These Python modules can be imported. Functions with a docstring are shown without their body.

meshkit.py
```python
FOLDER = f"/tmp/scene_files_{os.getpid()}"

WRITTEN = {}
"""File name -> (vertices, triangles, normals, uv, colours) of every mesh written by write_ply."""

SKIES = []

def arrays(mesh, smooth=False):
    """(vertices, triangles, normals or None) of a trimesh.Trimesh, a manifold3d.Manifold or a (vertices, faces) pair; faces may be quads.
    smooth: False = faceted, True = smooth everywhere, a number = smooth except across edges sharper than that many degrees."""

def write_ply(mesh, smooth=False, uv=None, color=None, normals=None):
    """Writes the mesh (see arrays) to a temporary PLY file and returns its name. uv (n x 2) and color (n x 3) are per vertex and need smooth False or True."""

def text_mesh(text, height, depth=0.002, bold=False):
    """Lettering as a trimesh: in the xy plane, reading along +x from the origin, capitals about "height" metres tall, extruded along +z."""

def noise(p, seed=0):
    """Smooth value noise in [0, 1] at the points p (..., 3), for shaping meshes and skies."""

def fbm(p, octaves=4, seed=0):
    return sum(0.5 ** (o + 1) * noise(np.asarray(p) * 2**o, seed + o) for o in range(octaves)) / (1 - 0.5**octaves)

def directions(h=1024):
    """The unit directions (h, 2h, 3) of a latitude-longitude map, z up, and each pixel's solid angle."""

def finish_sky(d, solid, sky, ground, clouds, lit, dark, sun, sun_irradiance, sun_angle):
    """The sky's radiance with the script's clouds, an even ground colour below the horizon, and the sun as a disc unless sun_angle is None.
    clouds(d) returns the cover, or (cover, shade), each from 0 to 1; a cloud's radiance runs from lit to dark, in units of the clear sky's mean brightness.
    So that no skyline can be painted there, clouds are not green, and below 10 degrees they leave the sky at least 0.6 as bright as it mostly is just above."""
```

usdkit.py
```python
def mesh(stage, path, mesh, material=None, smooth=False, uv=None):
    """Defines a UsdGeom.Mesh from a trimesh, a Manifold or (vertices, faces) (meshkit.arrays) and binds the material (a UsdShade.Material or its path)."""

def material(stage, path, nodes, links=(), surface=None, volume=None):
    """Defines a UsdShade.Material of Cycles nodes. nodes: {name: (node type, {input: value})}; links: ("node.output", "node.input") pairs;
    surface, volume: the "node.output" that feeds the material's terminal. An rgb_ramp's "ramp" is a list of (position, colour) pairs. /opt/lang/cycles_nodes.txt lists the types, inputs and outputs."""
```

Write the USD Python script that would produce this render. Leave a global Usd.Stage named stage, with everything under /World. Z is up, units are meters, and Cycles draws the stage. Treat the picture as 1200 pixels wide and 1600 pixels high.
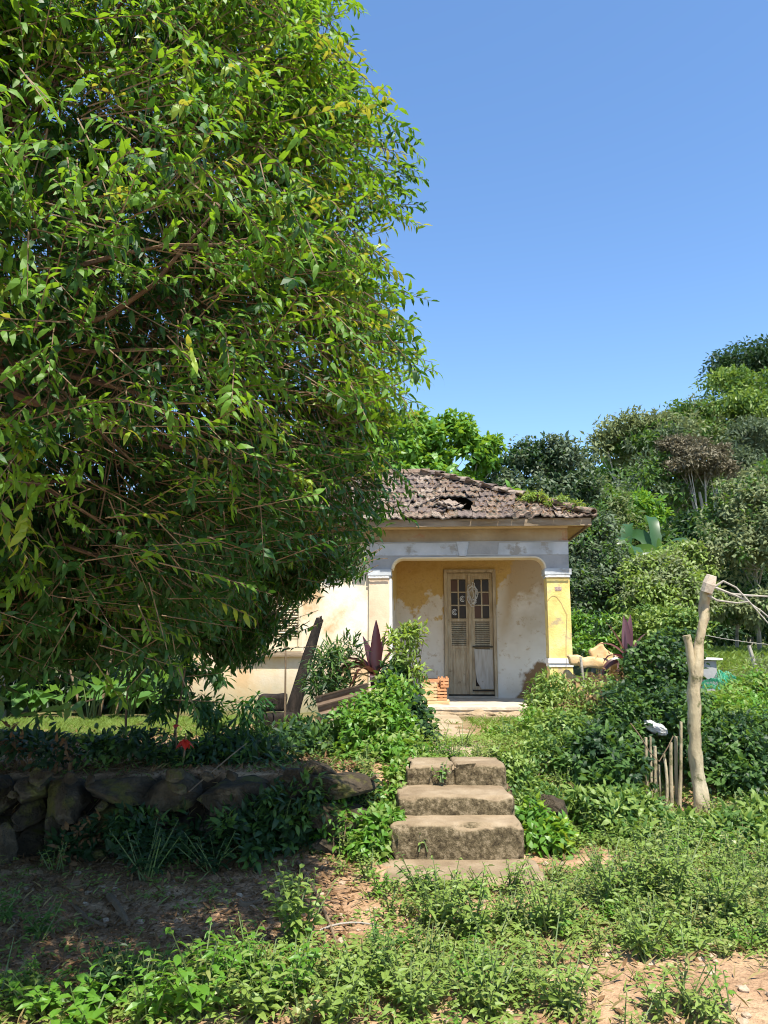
import math
import numpy as np, trimesh, usdkit, meshkit
import shapely
from shapely import affinity
from shapely.geometry import Polygon, box as sbox, Point
from pxr import Usd, UsdGeom, UsdLux, UsdShade, Sdf, Gf, Vt

stage = Usd.Stage.CreateInMemory()
UsdGeom.SetStageUpAxis(stage, 'Z')
UsdGeom.SetStageMetersPerUnit(stage, 1.0)
UsdGeom.Xform.Define(stage, '/World')
UsdGeom.Scope.Define(stage, '/World/Looks')

# ---------------------------------------------------------------- camera, sky, sun, exposure
FPX, PITCH, CAM = 1200.0, math.atan(200 / 1200), np.array([0, 0, 1.6])
cam = UsdGeom.Camera.Define(stage, '/World/Camera')
cam.CreateHorizontalApertureAttr(24.0); cam.CreateVerticalApertureAttr(32.0)
cam.CreateFocalLengthAttr(24.0 * FPX / 1200.0)
cam.CreateClippingRangeAttr(Gf.Vec2f(0.05, 5000.0))
cam.AddTranslateOp().Set(Gf.Vec3d(*map(float, CAM)))
cam.AddRotateXOp().Set(90.0 + math.degrees(PITCH))
cam.CreateExposureAttr(1.36)

SUN = np.array([0.19, -0.46, 1.0]); SUN /= np.linalg.norm(SUN)
SUN_EL, SUN_ROT = math.asin(SUN[2]), math.atan2(SUN[0], SUN[1])
sky_mat = usdkit.material(stage, '/World/Looks/sky', {
    's': ('sky_texture', {'sky_type': 'single_scattering', 'sun_disc': False, 'sun_elevation': SUN_EL, 'sun_rotation': SUN_ROT,
                          'altitude': 600.0, 'air_density': 1.0, 'aerosol_density': 0.6, 'ozone_density': 1.6}),
    'b': ('background_shader', {'strength': 0.112}), 'h': ('hsv', {'saturation': 1.14})}, [('s.color', 'h.color'), ('h.color', 'b.color')], surface='b.background')
dome = UsdLux.DomeLight.Define(stage, '/World/sky')
UsdShade.MaterialBindingAPI.Apply(dome.GetPrim()).Bind(sky_mat)
dome.GetPrim().SetCustomDataByKey('kind', 'structure')
sun = UsdLux.DistantLight.Define(stage, '/World/sun')
sun.CreateIntensityAttr(1.0); sun.CreateAngleAttr(0.55); sun.CreateNormalizeAttr(True); sun.CreateColorAttr(Gf.Vec3f(1.0, 0.93, 0.82))
_z = SUN; _x = np.cross([0, 1, 0], _z); _x /= np.linalg.norm(_x); _y = np.cross(_z, _x)
_m = Gf.Matrix4d(1.0)
for _i, _v in enumerate((_x, _y, _z)):
    _m.SetRow(_i, Gf.Vec4d(*map(float, _v), 0.0))
sun.AddTransformOp().Set(_m)

# ---------------------------------------------------------------- helpers
_used = {}
def path_of(name, parent=None):
    base = (parent.GetPath().pathString if parent else '/World') + '/' + name
    n = _used.get(base, -1) + 1
    _used[base] = n
    return base if n == 0 else f'{base}_{n:03d}'

def tag(p, label=None, cat=None, group=None, kind=None):
    p = p.GetPrim() if hasattr(p, 'GetPrim') else p
    for k, v in (('label', label), ('category', cat), ('group', group), ('kind', kind)):
        if v: p.SetCustomDataByKey(k, v)
    return p

def cat_mesh(ms):
    vs, fs, n = [], [], 0
    for m in ms:
        v, f = (m.vertices, m.faces) if hasattr(m, 'vertices') else (m if not hasattr(m, 'to_mesh') else meshkit.arrays(m)[:2])
        v = np.asarray(v, float); f = np.asarray(f, int)
        if f.shape[1] == 4: f = np.vstack([f[:, [0, 1, 2]], f[:, [0, 2, 3]]])
        vs.append(v); fs.append(f + n); n += len(v)
    return np.vstack(vs), np.vstack(fs)

def obj(name, mesh, mat, parent=None, smooth=False, label=None, cat=None, group=None, kind=None):
    if isinstance(mesh, list): mesh = cat_mesh(mesh)
    m = usdkit.mesh(stage, path_of(name, parent), mesh, mat, smooth)
    return tag(m, label, cat, group, kind)

def thing(name, label, cat, loc=(0, 0, 0), rotz=0.0, group=None):
    x = UsdGeom.Xform.Define(stage, path_of(name))
    x.AddTranslateOp().Set(Gf.Vec3d(*map(float, loc)))
    if rotz: x.AddRotateZOp().Set(float(rotz))
    return tag(x, label, cat, group)

def at(px, py, d):
    a, b = (px - 600) / FPX, (800 - py) / FPX
    v = np.array([a, math.cos(PITCH) - b * math.sin(PITCH), math.sin(PITCH) + b * math.cos(PITCH)])
    return CAM + v * d / v[1]

def nrm(v):
    v = np.asarray(v, float); l = np.linalg.norm(v, axis=-1, keepdims=True)
    return v / np.maximum(l, 1e-9)

def ss(a, b, x):
    t = np.clip((np.asarray(x, float) - a) / (b - a), 0, 1)
    return t * t * (3 - 2 * t)

def bx(x0, x1, y0, y1, z0, z1):
    m = trimesh.creation.box([x1 - x0, y1 - y0, z1 - z0]); m.apply_translation([(x0 + x1) / 2, (y0 + y1) / 2, (z0 + z1) / 2]); return m

def rbox(x0, x1, y0, y1, z0, z1, r=0.03, step=0.05, amp=0.01, freq=6.0, seed=0, chips=0.0):
    """A box with rounded edges and an uneven, worn surface."""
    s = np.array([x1 - x0, y1 - y0, z1 - z0]); h = s / 2
    vs, fs, n0 = [], [], 0
    for ax in range(3):
        a, b = (ax + 1) % 3, (ax + 2) % 3
        na, nb = max(2, int(s[a] / step)), max(2, int(s[b] / step))
        for sg in (-1, 1):
            A, B = np.meshgrid(np.linspace(-h[a], h[a], na + 1), np.linspace(-h[b], h[b], nb + 1), indexing='ij')
            p = np.zeros((A.size, 3)); p[:, ax] = sg * h[ax]; p[:, a] = A.ravel(); p[:, b] = B.ravel()
            i = np.arange(A.size).reshape(A.shape)
            q = np.stack([i[:-1, :-1], i[1:, :-1], i[1:, 1:], i[:-1, 1:]], -1).reshape(-1, 4)
            if sg < 0: q = q[:, ::-1]
            vs.append(p); fs.append(q + n0); n0 += len(p)
    v = np.vstack(vs); f = np.vstack(fs)
    r = min(r, h.min() * .95)
    q = np.clip(v, -h + r, h - r); d = v - q
    nd = nrm(d); v = q + nd * r
    c = np.array([(x0 + x1) / 2, (y0 + y1) / 2, (z0 + z1) / 2])
    w = v + c
    nz = meshkit.fbm(w * freq + seed * 17.3, 4, seed) - 0.5
    v = w + nd * (nz * 2 * amp)[:, None]
    if chips:
        e = (np.abs(d) > r * .3).sum(1) >= 2
        ch = np.clip(meshkit.fbm(w * 7 + 31 + seed, 3, seed + 5) - .52, 0, 1) * 5
        v -= nd * (e * ch * chips)[:, None]
    m = trimesh.Trimesh(v, np.vstack([f[:, [0, 1, 2]], f[:, [0, 2, 3]]]), process=True)
    return m

def tube(pts, rad, sides=6, cap=True):
    pts = np.asarray(pts, float); n = len(pts)
    rad = np.broadcast_to(np.asarray(rad, float), (n,))
    t = np.gradient(pts, axis=0); t = nrm(t)
    up = np.array([0, 0, 1.0]) if abs(t[0][2]) < .9 else np.array([1.0, 0, 0])
    a = nrm(np.cross(t[0], up)); fr = []
    for k in range(n):
        a = nrm(a - t[k] * (a @ t[k])); fr.append((a, np.cross(t[k], a)))
    ang = np.arange(sides) / sides * 2 * np.pi
    v = np.vstack([pts[k] + rad[k] * (np.cos(ang)[:, None] * fr[k][0] + np.sin(ang)[:, None] * fr[k][1]) for k in range(n)])
    f = []
    for k in range(n - 1):
        for j in range(sides):
            p, q = k * sides + j, k * sides + (j + 1) % sides
            f += [(p, q, q + sides), (p, q + sides, p + sides)]
    if cap:
        v = np.vstack([v, pts[-1], pts[0]]); e = len(v) - 2; o = (n - 1) * sides
        for j in range(sides):
            f += [(o + j, o + (j + 1) % sides, e), ((j + 1) % sides, j, e + 1)]
    return v, np.array(f)

def curve(a, b, bend=(0, 0, 0), n=8):
    a, b = np.asarray(a, float), np.asarray(b, float)
    t = np.linspace(0, 1, n)[:, None]
    m = (a + b) / 2 + np.asarray(bend, float)
    return (1 - t) ** 2 * a + 2 * t * (1 - t) * m + t * t * b

def sticks(P0, P1, r0, r1):
    """many thin three-sided twigs at once"""
    P0, P1 = np.asarray(P0), np.asarray(P1); n = len(P0)
    t = nrm(P1 - P0); up = np.where(np.abs(t[:, 2:3]) < .9, [[0, 0, 1.0]], [[1.0, 0, 0]])
    a = nrm(np.cross(t, up)); b = np.cross(t, a)
    r0 = np.broadcast_to(r0, (n,)); r1 = np.broadcast_to(r1, (n,))
    v = np.zeros((n, 6, 3))
    for k in range(3):
        d = math.cos(k * 2.0944) * a + math.sin(k * 2.0944) * b
        v[:, k] = P0 + d * r0[:, None]; v[:, 3 + k] = P1 + d * r1[:, None]
    f0 = []
    for k in range(3):
        q = (k + 1) % 3; f0 += [(k, q, q + 3), (k, q + 3, k + 3)]
    f = np.array(f0)[None] + (np.arange(n) * 6)[:, None, None]
    return v.reshape(-1, 3), f.reshape(-1, 3)

_T = {2: (np.array([[0, 0], [.45, -.5], [.45, .5], [1, 0]]), np.array([0, 1, 1, 0.]), [(0, 1, 3), (0, 3, 2)]),
      4: (np.array([[0, 0], [.27, -.43], [.27, .43], [.64, -.36], [.64, .36], [1, 0]]), np.array([0, 1.1, .7, .5, 1.0, 0.]), [(0, 1, 2), (1, 3, 4), (1, 4, 2), (3, 5, 4)]),
      8: (np.array([[0, 0], [.26, -.44], [.26, 0], [.26, .44], [.62, -.4], [.62, 0], [.62, .4], [1, 0]]), np.array([0, 1, 0, 1, .9, 0, .9, 0.]),
          [(0, 1, 2), (0, 2, 3), (1, 4, 5), (1, 5, 2), (2, 5, 6), (2, 6, 3), (4, 7, 5), (5, 7, 6)])}
def leaves(P, D, N, L, W, curl=.15, fold=.22, kind=4):
    """leaf blades: P base points, D along the leaf, N roughly upwards; folded along the midrib and curled towards the tip"""
    uv, rise, tri = _T[kind]
    D = nrm(D); S = nrm(np.cross(D, N)); N = np.cross(S, D)
    n = len(P); L = np.broadcast_to(L, (n,)); W = np.broadcast_to(W, (n,)); curl = np.broadcast_to(curl, (n,))
    t, s = uv[:, 0], uv[:, 1]
    v = (P[:, None] + D[:, None] * (t[None, :, None] * L[:, None, None]) + S[:, None] * (s[None, :, None] * W[:, None, None])
         + N[:, None] * ((rise * fold)[None, :, None] * W[:, None, None] - (t ** 2)[None, :, None] * (curl * L)[:, None, None]))
    f = np.array(tri)[None] + (np.arange(n) * len(uv))[:, None, None]
    return v.reshape(-1, 3), f.reshape(-1, 3)

def rdir(R, n):
    return nrm(R.normal(size=(n, 3)))

# ---------------------------------------------------------------- materials
LK = '/World/Looks/'
def foliage(name, cols, trans=None, fac=.32, rough=.42, spec=.45, var=.5, scale=1.2):
    """leaf: colour differs from leaf to leaf and drifts slowly from place to place"""
    k = len(cols)
    trans = trans or tuple(min(1, c * g) for c, g in zip(np.mean(cols, 0), (1.7, 1.75, .9)))
    return usdkit.material(stage, LK + name, {
        'g': ('geometry', {}), 'no': ('noise_texture', {'scale': scale, 'detail': 2.0}),
        'm': ('math', {'math_type': 'multiply_add', 'value2': var, 'value3': 0.0}), 'm2': ('math', {'math_type': 'multiply_add', 'value2': 1.1, 'value3': -.05}),
        'a': ('math', {'math_type': 'multiply', 'value2': 1 - var}), 'ad': ('math', {'math_type': 'add', 'use_clamp': True}),
        'r': ('rgb_ramp', {'ramp': [(i / (k - 1), c) for i, c in enumerate(cols)]}),
        'p': ('principled_bsdf', {'roughness': rough, 'specular_ior_level': spec}),
        't': ('translucent_bsdf', {'color': trans}), 'x': ('mix_closure', {'fac': fac})},
        [('g.position', 'no.vector'), ('g.random_per_island', 'm.value1'), ('no.fac', 'm2.value1'), ('m2.value', 'a.value1'), ('m.value', 'ad.value1'), ('a.value', 'ad.value2'),
         ('ad.value', 'r.fac'), ('r.color', 'p.base_color'), ('p.BSDF', 'x.closure1'), ('t.BSDF', 'x.closure2')], surface='x.closure')

def rough_mat(name, cols, scale=4.0, detail=6.0, rough=.9, bump=.4, bscale=30.0, bdist=.02, spec=.25, stretch=(1, 1, 1), distort=0.0, second=None, rnd=0.0):
    """stone, wood, earth, plaster: layered noise for colour, finer noise for relief. second=(colour, threshold, scale): a patchy second colour"""
    n = {'g': ('geometry', {}), 'mp': ('mapping', {'scale': stretch}), 'n': ('noise_texture', {'scale': scale, 'detail': detail, 'roughness': .6, 'distortion': distort}),
         'r': ('rgb_ramp', {'ramp': [(.25 + .5 * i / (len(cols) - 1), c) for i, c in enumerate(cols)]}),
         'n2': ('noise_texture', {'scale': bscale, 'detail': 4.0, 'roughness': .65}), 'b': ('bump', {'strength': bump, 'distance': bdist}),
         'p': ('principled_bsdf', {'roughness': rough, 'specular_ior_level': spec})}
    l = [('g.position', 'mp.vector'), ('mp.vector', 'n.vector'), ('mp.vector', 'n2.vector'), ('n2.fac', 'b.height'), ('b.normal', 'p.normal')]
    src = 'n.fac'
    if rnd:
        n['oi'] = ('object_info', {}); n['ma'] = ('math', {'math_type': 'multiply_add', 'value2': rnd, 'value3': -rnd / 2}); n['su'] = ('math', {'math_type': 'add'})
        l += [('oi.random', 'ma.value1'), ('n.fac', 'su.value1'), ('ma.value', 'su.value2')]; src = 'su.value'
    l.append((src, 'r.fac'))
    if second:
        c, th, sc = second
        n['n3'] = ('noise_texture', {'scale': sc, 'detail': 7.0, 'roughness': .65}); n['r3'] = ('rgb_ramp', {'ramp': [(th, (0, 0, 0)), (th + .09, (1, 1, 1))]})
        n['mx'] = ('mix', {'color2': c})
        l += [('g.position', 'n3.vector'), ('n3.fac', 'r3.fac'), ('r3.color', 'mx.fac'), ('r.color', 'mx.color1'), ('mx.color', 'p.base_color')]
    else:
        l.append(('r.color', 'p.base_color'))
    return usdkit.material(stage, LK + name, n, l, surface='p.BSDF')

def plain(name, c, rough=.6, metal=0.0, spec=.5):
    return usdkit.material(stage, LK + name, {'p': ('principled_bsdf', {'base_color': c, 'roughness': rough, 'metallic': metal, 'specular_ior_level': spec})}, [], surface='p.BSDF')
# ---------------------------------------------------------------- terrain
def G(x, y):
    x, y = np.asarray(x, float), np.asarray(y, float)
    jag = (meshkit.fbm(np.stack([x * 2.6, y * 0, y * 0], -1), 4, 44) - .5) * .5
    left = .52 * ss(6.28 + jag, 6.55 + jag, y)
    mid = .5 * ss(6.05, 7.3, y)
    right = .5 * ss(6.7 + .9 * ss(1.6, 2.6, x), 8.6 + .7 * ss(1.6, 2.6, x), y)
    wl = 1 - ss(-.25, .0, x); wr = ss(1.02, 1.3, x)
    h = left * wl + right * wr + mid * (1 - wl - wr)
    h = h + .75 * ss(10, 17, y) * ss(3.6, 6.5, x) - .05 * ss(10, 12, y) * (1 - ss(3.4, 4.4, x))
    h = h + 13 * ss(26, 75, y) * ss(2, 32, x) + 3.0 * ss(28, 70, y) + 14 * ss(80, 240, y)
    p = np.stack([x, y, np.zeros_like(x)], -1)
    near = 1 - ss(20, 60, np.hypot(x, y))
    h = h + (meshkit.fbm(p * 1.3 + 7, 4, 3) - .5) * .09 * near + (meshkit.fbm(p * 6 + 3, 3, 8) - .5) * .035 * near * (1 - ss(9, 14, y)) + (meshkit.fbm(p * .06, 3, 5) - .5) * 2.0 * ss(30, 90, np.hypot(x, y))
    return h
def gz(x, y): return float(G(np.array([x]), np.array([y]))[0])
def ground_pt(px, py, z=0.0):
    for _ in range(4):
        v = at(px, py, 1.0) - CAM; p = CAM + v * (z - CAM[2]) / v[2]; z = gz(p[0], p[1])
    return np.array([p[0], p[1], gz(p[0], p[1])])

_gx = np.concatenate([-np.geomspace(4.6, 300, 46)[::-1], np.arange(-4.55, 4.56, .07), np.geomspace(4.6, 300, 46)])
_gy = np.concatenate([-np.geomspace(.5, 60, 14)[::-1], np.arange(0, 2.9, .3), np.arange(3.0, 10.2, .06), np.geomspace(10.3, 420, 60)])
_X, _Y = np.meshgrid(_gx, _gy, indexing='ij'); _Z = G(_X.ravel(), _Y.ravel())
_i = np.arange(_X.size).reshape(_X.shape)
_q = np.stack([_i[:-1, :-1], _i[1:, :-1], _i[1:, 1:], _i[:-1, 1:]], -1).reshape(-1, 4)
# bare trodden earth near, turf and leaf mould further off
ground_mat = usdkit.material(stage, LK + 'earth', {
    'g': ('geometry', {}), 'n': ('noise_texture', {'scale': 2.2, 'detail': 8.0, 'roughness': .62}), 'f': ('noise_texture', {'scale': 38.0, 'detail': 6.0, 'roughness': .7}),
    'v': ('voronoi_texture', {'scale': 55.0}),
    'r': ('rgb_ramp', {'ramp': [(.25, (.21, .125, .07)), (.45, (.34, .215, .125)), (.6, (.44, .30, .18)), (.75, (.50, .37, .24))]}),
    'rf': ('rgb_ramp', {'ramp': [(.3, (.45, .4, .35)), (.5, (1, 1, 1)), (.7, (1.25, 1.2, 1.15))]}),
    'mu': ('mix', {'mix_type': 'multiply', 'fac': .85}), 'se': ('separate_xyz', {}),
    'fa': ('map_range', {'from_min': 8.0, 'from_max': 13.0, 'clamp': True}), 'mx': ('mix', {}),
    'rg': ('rgb_ramp', {'ramp': [(.3, (.045, .05, .02)), (.5, (.08, .095, .03)), (.7, (.15, .155, .055))]}),
    'sn': ('separate_xyz', {}), 'hk': ('map_range', {'from_min': .55, 'from_max': .85, 'clamp': True, 'to_min': 1.0, 'to_max': 0.0}), 'hm': ('mix', {'color2': (.05, .038, .025)}),
    'ad': ('math', {'math_type': 'multiply_add', 'value2': .35}), 'b': ('bump', {'strength': .8, 'distance': .025}),
    'p': ('principled_bsdf', {'roughness': .95, 'specular_ior_level': .15})},
    [('g.position', 'n.vector'), ('g.position', 'f.vector'), ('g.position', 'v.vector'), ('n.fac', 'r.fac'), ('f.fac', 'rf.fac'), ('r.color', 'mu.color1'), ('rf.color', 'mu.color2'),
     ('g.position', 'se.vector'), ('se.y', 'fa.value'), ('fa.result', 'mx.fac'), ('mu.color', 'mx.color1'), ('n.fac', 'rg.fac'), ('rg.color', 'mx.color2'), ('mx.color', 'hm.color1'), ('g.normal', 'sn.vector'), ('sn.z', 'hk.value'), ('hk.result', 'hm.fac'), ('hm.color', 'p.base_color'),
     ('v.distance', 'ad.value1'), ('f.fac', 'ad.value3'), ('ad.value', 'b.height'), ('b.normal', 'p.normal')], surface='p.BSDF')
obj('ground', (np.stack([_X.ravel(), _Y.ravel(), _Z], -1), _q), ground_mat, smooth=True, label='dry reddish earth rising behind the house to a wooded hillside', cat='ground', kind='structure')

# ---------------------------------------------------------------- house
HO, HROT = (2.962, 12.3, 0.0), -4.0
_ph = math.radians(4.0); EU = np.array([math.cos(_ph), -math.sin(_ph), 0]); EV = np.array([math.sin(_ph), math.cos(_ph), 0])
def HW(u, v, z): return np.array(HO) + EU * u + EV * v + np.array([0, 0, z])
house = thing('house', 'small old plaster house with a tiled hip roof and a corner porch', 'house', HO, HROT)

def plaster(name, ramp_nodes, extra_links, out, bump=.35):
    n = {'g': ('geometry', {}), 'fine': ('noise_texture', {'scale': 26.0, 'detail': 6.0, 'roughness': .7}), 'bp': ('bump', {'strength': bump, 'distance': .012}),
         'p': ('principled_bsdf', {'roughness': .88, 'specular_ior_level': .2}), 'se': ('separate_xyz', {})}
    n.update(ramp_nodes)
    l = [('g.position', 'fine.vector'), ('fine.fac', 'bp.height'), ('bp.normal', 'p.normal'), ('g.position', 'se.vector'), (out, 'p.base_color')] + extra_links
    return usdkit.material(stage, LK + name, n, l, surface='p.BSDF')

# sunlit side wall: cream limewash, ochre showing through, grey-green damp at the foot
m_front = plaster('cream_plaster', {
    'n1': ('noise_texture', {'scale': 1.6, 'detail': 8.0, 'roughness': .62}), 'n2': ('noise_texture', {'scale': 5.0, 'detail': 7.0, 'roughness': .65}),
    'r1': ('rgb_ramp', {'ramp': [(.40, (.74, .70, .61)), (.53, (.71, .60, .43)), (.63, (.54, .38, .21))]}),
    'zz': ('math', {'math_type': 'multiply_add', 'value2': .9, 'value3': 0.0}), 'za': ('map_range', {'from_min': .75, 'from_max': 1.35, 'clamp': True, 'to_min': 1.0, 'to_max': 0.0}),
    'zs': ('math', {'math_type': 'multiply_add', 'value2': .8}), 'damp': ('mix', {'color2': (.27, .25, .15)}),
    'zb': ('map_range', {'from_min': 1.25, 'from_max': 1.75, 'clamp': True, 'to_min': 1.0, 'to_max': 0.0}), 'oc': ('mix', {'color2': (.60, .43, .25)}), 'ob': ('math', {'math_type': 'multiply'}),
    'sp': ('rgb_ramp', {'ramp': [(.66, (1, 1, 1)), (.74, (.62, .55, .45))]}), 'spm': ('mix', {'mix_type': 'multiply', 'fac': 1.0})},
    [('g.position', 'n1.vector'), ('g.position', 'n2.vector'), ('n1.fac', 'r1.fac'), ('n1.fac', 'zs.value1'), ('se.z', 'zs.value3'), 
     ('zs.value', 'zz.value1'), ('zz.value', 'za.value'), ('se.z', 'zb.value'), ('zb.result', 'ob.value1'), ('n2.fac', 'ob.value2'), ('ob.value', 'oc.fac'), ('r1.color', 'oc.color1'),
     ('za.result', 'damp.fac'), ('oc.color', 'damp.color1'), ('n2.fac', 'sp.fac'), ('damp.color', 'spm.color1'), ('sp.color', 'spm.color2')], 'spm.color')
# porch wall: mustard limewash above, worn off to bare greyish-white and tan below
m_inner = plaster('worn_mustard_plaster', {
    'n1': ('noise_texture', {'scale': 2.6, 'detail': 9.0, 'roughness': .6}), 'n2': ('noise_texture', {'scale': 9.0, 'detail': 8.0, 'roughness': .7}), 'n3': ('noise_texture', {'scale': 1.3, 'detail': 5.0}),
    'xr': ('map_range', {'from_min': 2.05, 'from_max': 2.45, 'clamp': True, 'to_min': 0.0, 'to_max': 1.1}),
    'zc': ('math', {'math_type': 'subtract'}), 'zn': ('math', {'math_type': 'multiply_add', 'value2': 1.7}),
    'mus': ('map_range', {'from_min': 3.22, 'from_max': 3.34, 'clamp': True}), 'zq': ('math', {'math_type': 'multiply_add', 'value2': .45}),
    'white': ('rgb_ramp', {'ramp': [(.3, (.50, .42, .31)), (.5, (.64, .58, .48)), (.7, (.72, .68, .60))]}),
    'must': ('rgb_ramp', {'ramp': [(.3, (.40, .25, .07)), (.55, (.50, .33, .11)), (.75, (.56, .41, .19))]}),
    'tanm': ('map_range', {'from_min': 1.85, 'from_max': 2.3, 'clamp': True}), 'tx': ('map_range', {'from_min': 2.0, 'from_max': 2.3, 'clamp': True}),
    'tm': ('math', {'math_type': 'multiply'}), 'tan': ('mix', {'color2': (.42, .31, .18)}), 'm1': ('mix', {}),
    'st': ('rgb_ramp', {'ramp': [(.56, (1, 1, 1)), (.68, (.66, .52, .36))]}), 'stm': ('mix', {'mix_type': 'multiply', 'fac': .8}),
    'bx': ('map_range', {'from_min': 2.15, 'from_max': 2.75, 'clamp': True}), 'bz': ('map_range', {'from_min': .62, 'from_max': 1.35, 'clamp': True, 'to_min': 1.0, 'to_max': 0.0}),
    'bb': ('math', {'math_type': 'multiply'}), 'bn': ('math', {'math_type': 'multiply_add', 'value2': .9}), 'bt': ('map_range', {'from_min': .72, 'from_max': .82, 'clamp': True}), 'brown': ('mix', {'color2': (.20, .12, .06)})},
    [('g.position', 'n1.vector'), ('g.position', 'n2.vector'), ('g.position', 'n3.vector'), ('se.x', 'xr.value'), ('se.z', 'zc.value1'), ('xr.result', 'zc.value2'), ('n1.fac', 'zn.value1'), ('zc.value', 'zn.value3'), ('n2.fac', 'zq.value1'), ('zn.value', 'zq.value3'), ('zq.value', 'mus.value'),
     ('n3.fac', 'white.fac'), ('n2.fac', 'must.fac'), ('zn.value', 'tanm.value'), ('se.x', 'tx.value'), ('tanm.result', 'tm.value1'), ('tx.result', 'tm.value2'), ('tm.value', 'tan.fac'), ('white.color', 'tan.color1'),
     ('mus.result', 'm1.fac'), ('tan.color', 'm1.color1'), ('must.color', 'm1.color2'), ('n2.fac', 'st.fac'), ('m1.color', 'stm.color1'), ('st.color', 'stm.color2'),
     ('se.x', 'bx.value'), ('se.z', 'bz.value'), ('bx.result', 'bb.value1'), ('bz.result', 'bb.value2'), ('n1.fac', 'bn.value1'), ('bb.value', 'bn.value3'), ('bn.value', 'bt.value'), ('bt.result', 'brown.fac'), ('stm.color', 'brown.color1')], 'brown.color')
m_yellow = rough_mat('yellow_limewash', [(.54, .40, .13), (.70, .55, .19), (.72, .61, .33)], 3.0, 9, .9, .5, 30, .012, second=((.43, .34, .19), .56, 4.5))
m_pink = rough_mat('pink_plaster', [(.62, .40, .27), (.70, .52, .36), (.72, .60, .44)], 3.0, 7, .88, .35, 40, .008)
m_grey = rough_mat('grey_painted_plaster', [(.34, .36, .37), (.44, .47, .49), (.54, .57, .59)], 3.0, 8, .8, .35, 34, .008, second=((.30, .29, .26), .55, 4.0))
m_dgrey = rough_mat('dark_grey_plaster', [(.23, .235, .23), (.31, .315, .31), (.38, .38, .37)], 4.0, 8, .85, .4, 30, .008)
m_white = rough_mat('old_white_paint', [(.55, .54, .52), (.72, .71, .69), (.8, .79, .77)], 9.0, 7, .75, .3, 40, .006, second=((.42, .38, .31), .66, 12))
m_tan = rough_mat('tan_frieze_plaster', [(.24, .185, .115), (.34, .275, .18), (.42, .37, .28)], 2.6, 8, .9, .4, 30, .01, second=((.33, .17, .10), .58, 3.0))
m_cream = rough_mat('cream_paint', [(.58, .49, .33), (.68, .59, .42)], 6, 6, .8, .2, 40, .005)
m_fascia = rough_mat('weathered_board', [(.15, .115, .075), (.26, .20, .135), (.36, .29, .20)], 9, 7, .9, .5, 50, .01, stretch=(.25, 1, 2.0))
m_soffit = rough_mat('ochre_soffit_board', [(.34, .21, .09), (.47, .32, .16)], 5, 6, .85, .3, 30, .01)
m_slab = rough_mat('porch_cement', [(.30, .25, .19), (.44, .38, .29), (.54, .48, .38)], 3.0, 8, .9, .5, 35, .012)
m_conc = rough_mat('old_concrete', [(.25, .205, .15), (.40, .34, .26), (.50, .445, .36)], 3.2, 8, .93, .8, 60, .012, second=((.11, .095, .055), .535, 6.5))
m_cave = plain('near_black_timber', (.03, .022, .015), .95)  # near-black: attic and room floors, roof boards, door backings, latch bars

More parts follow.
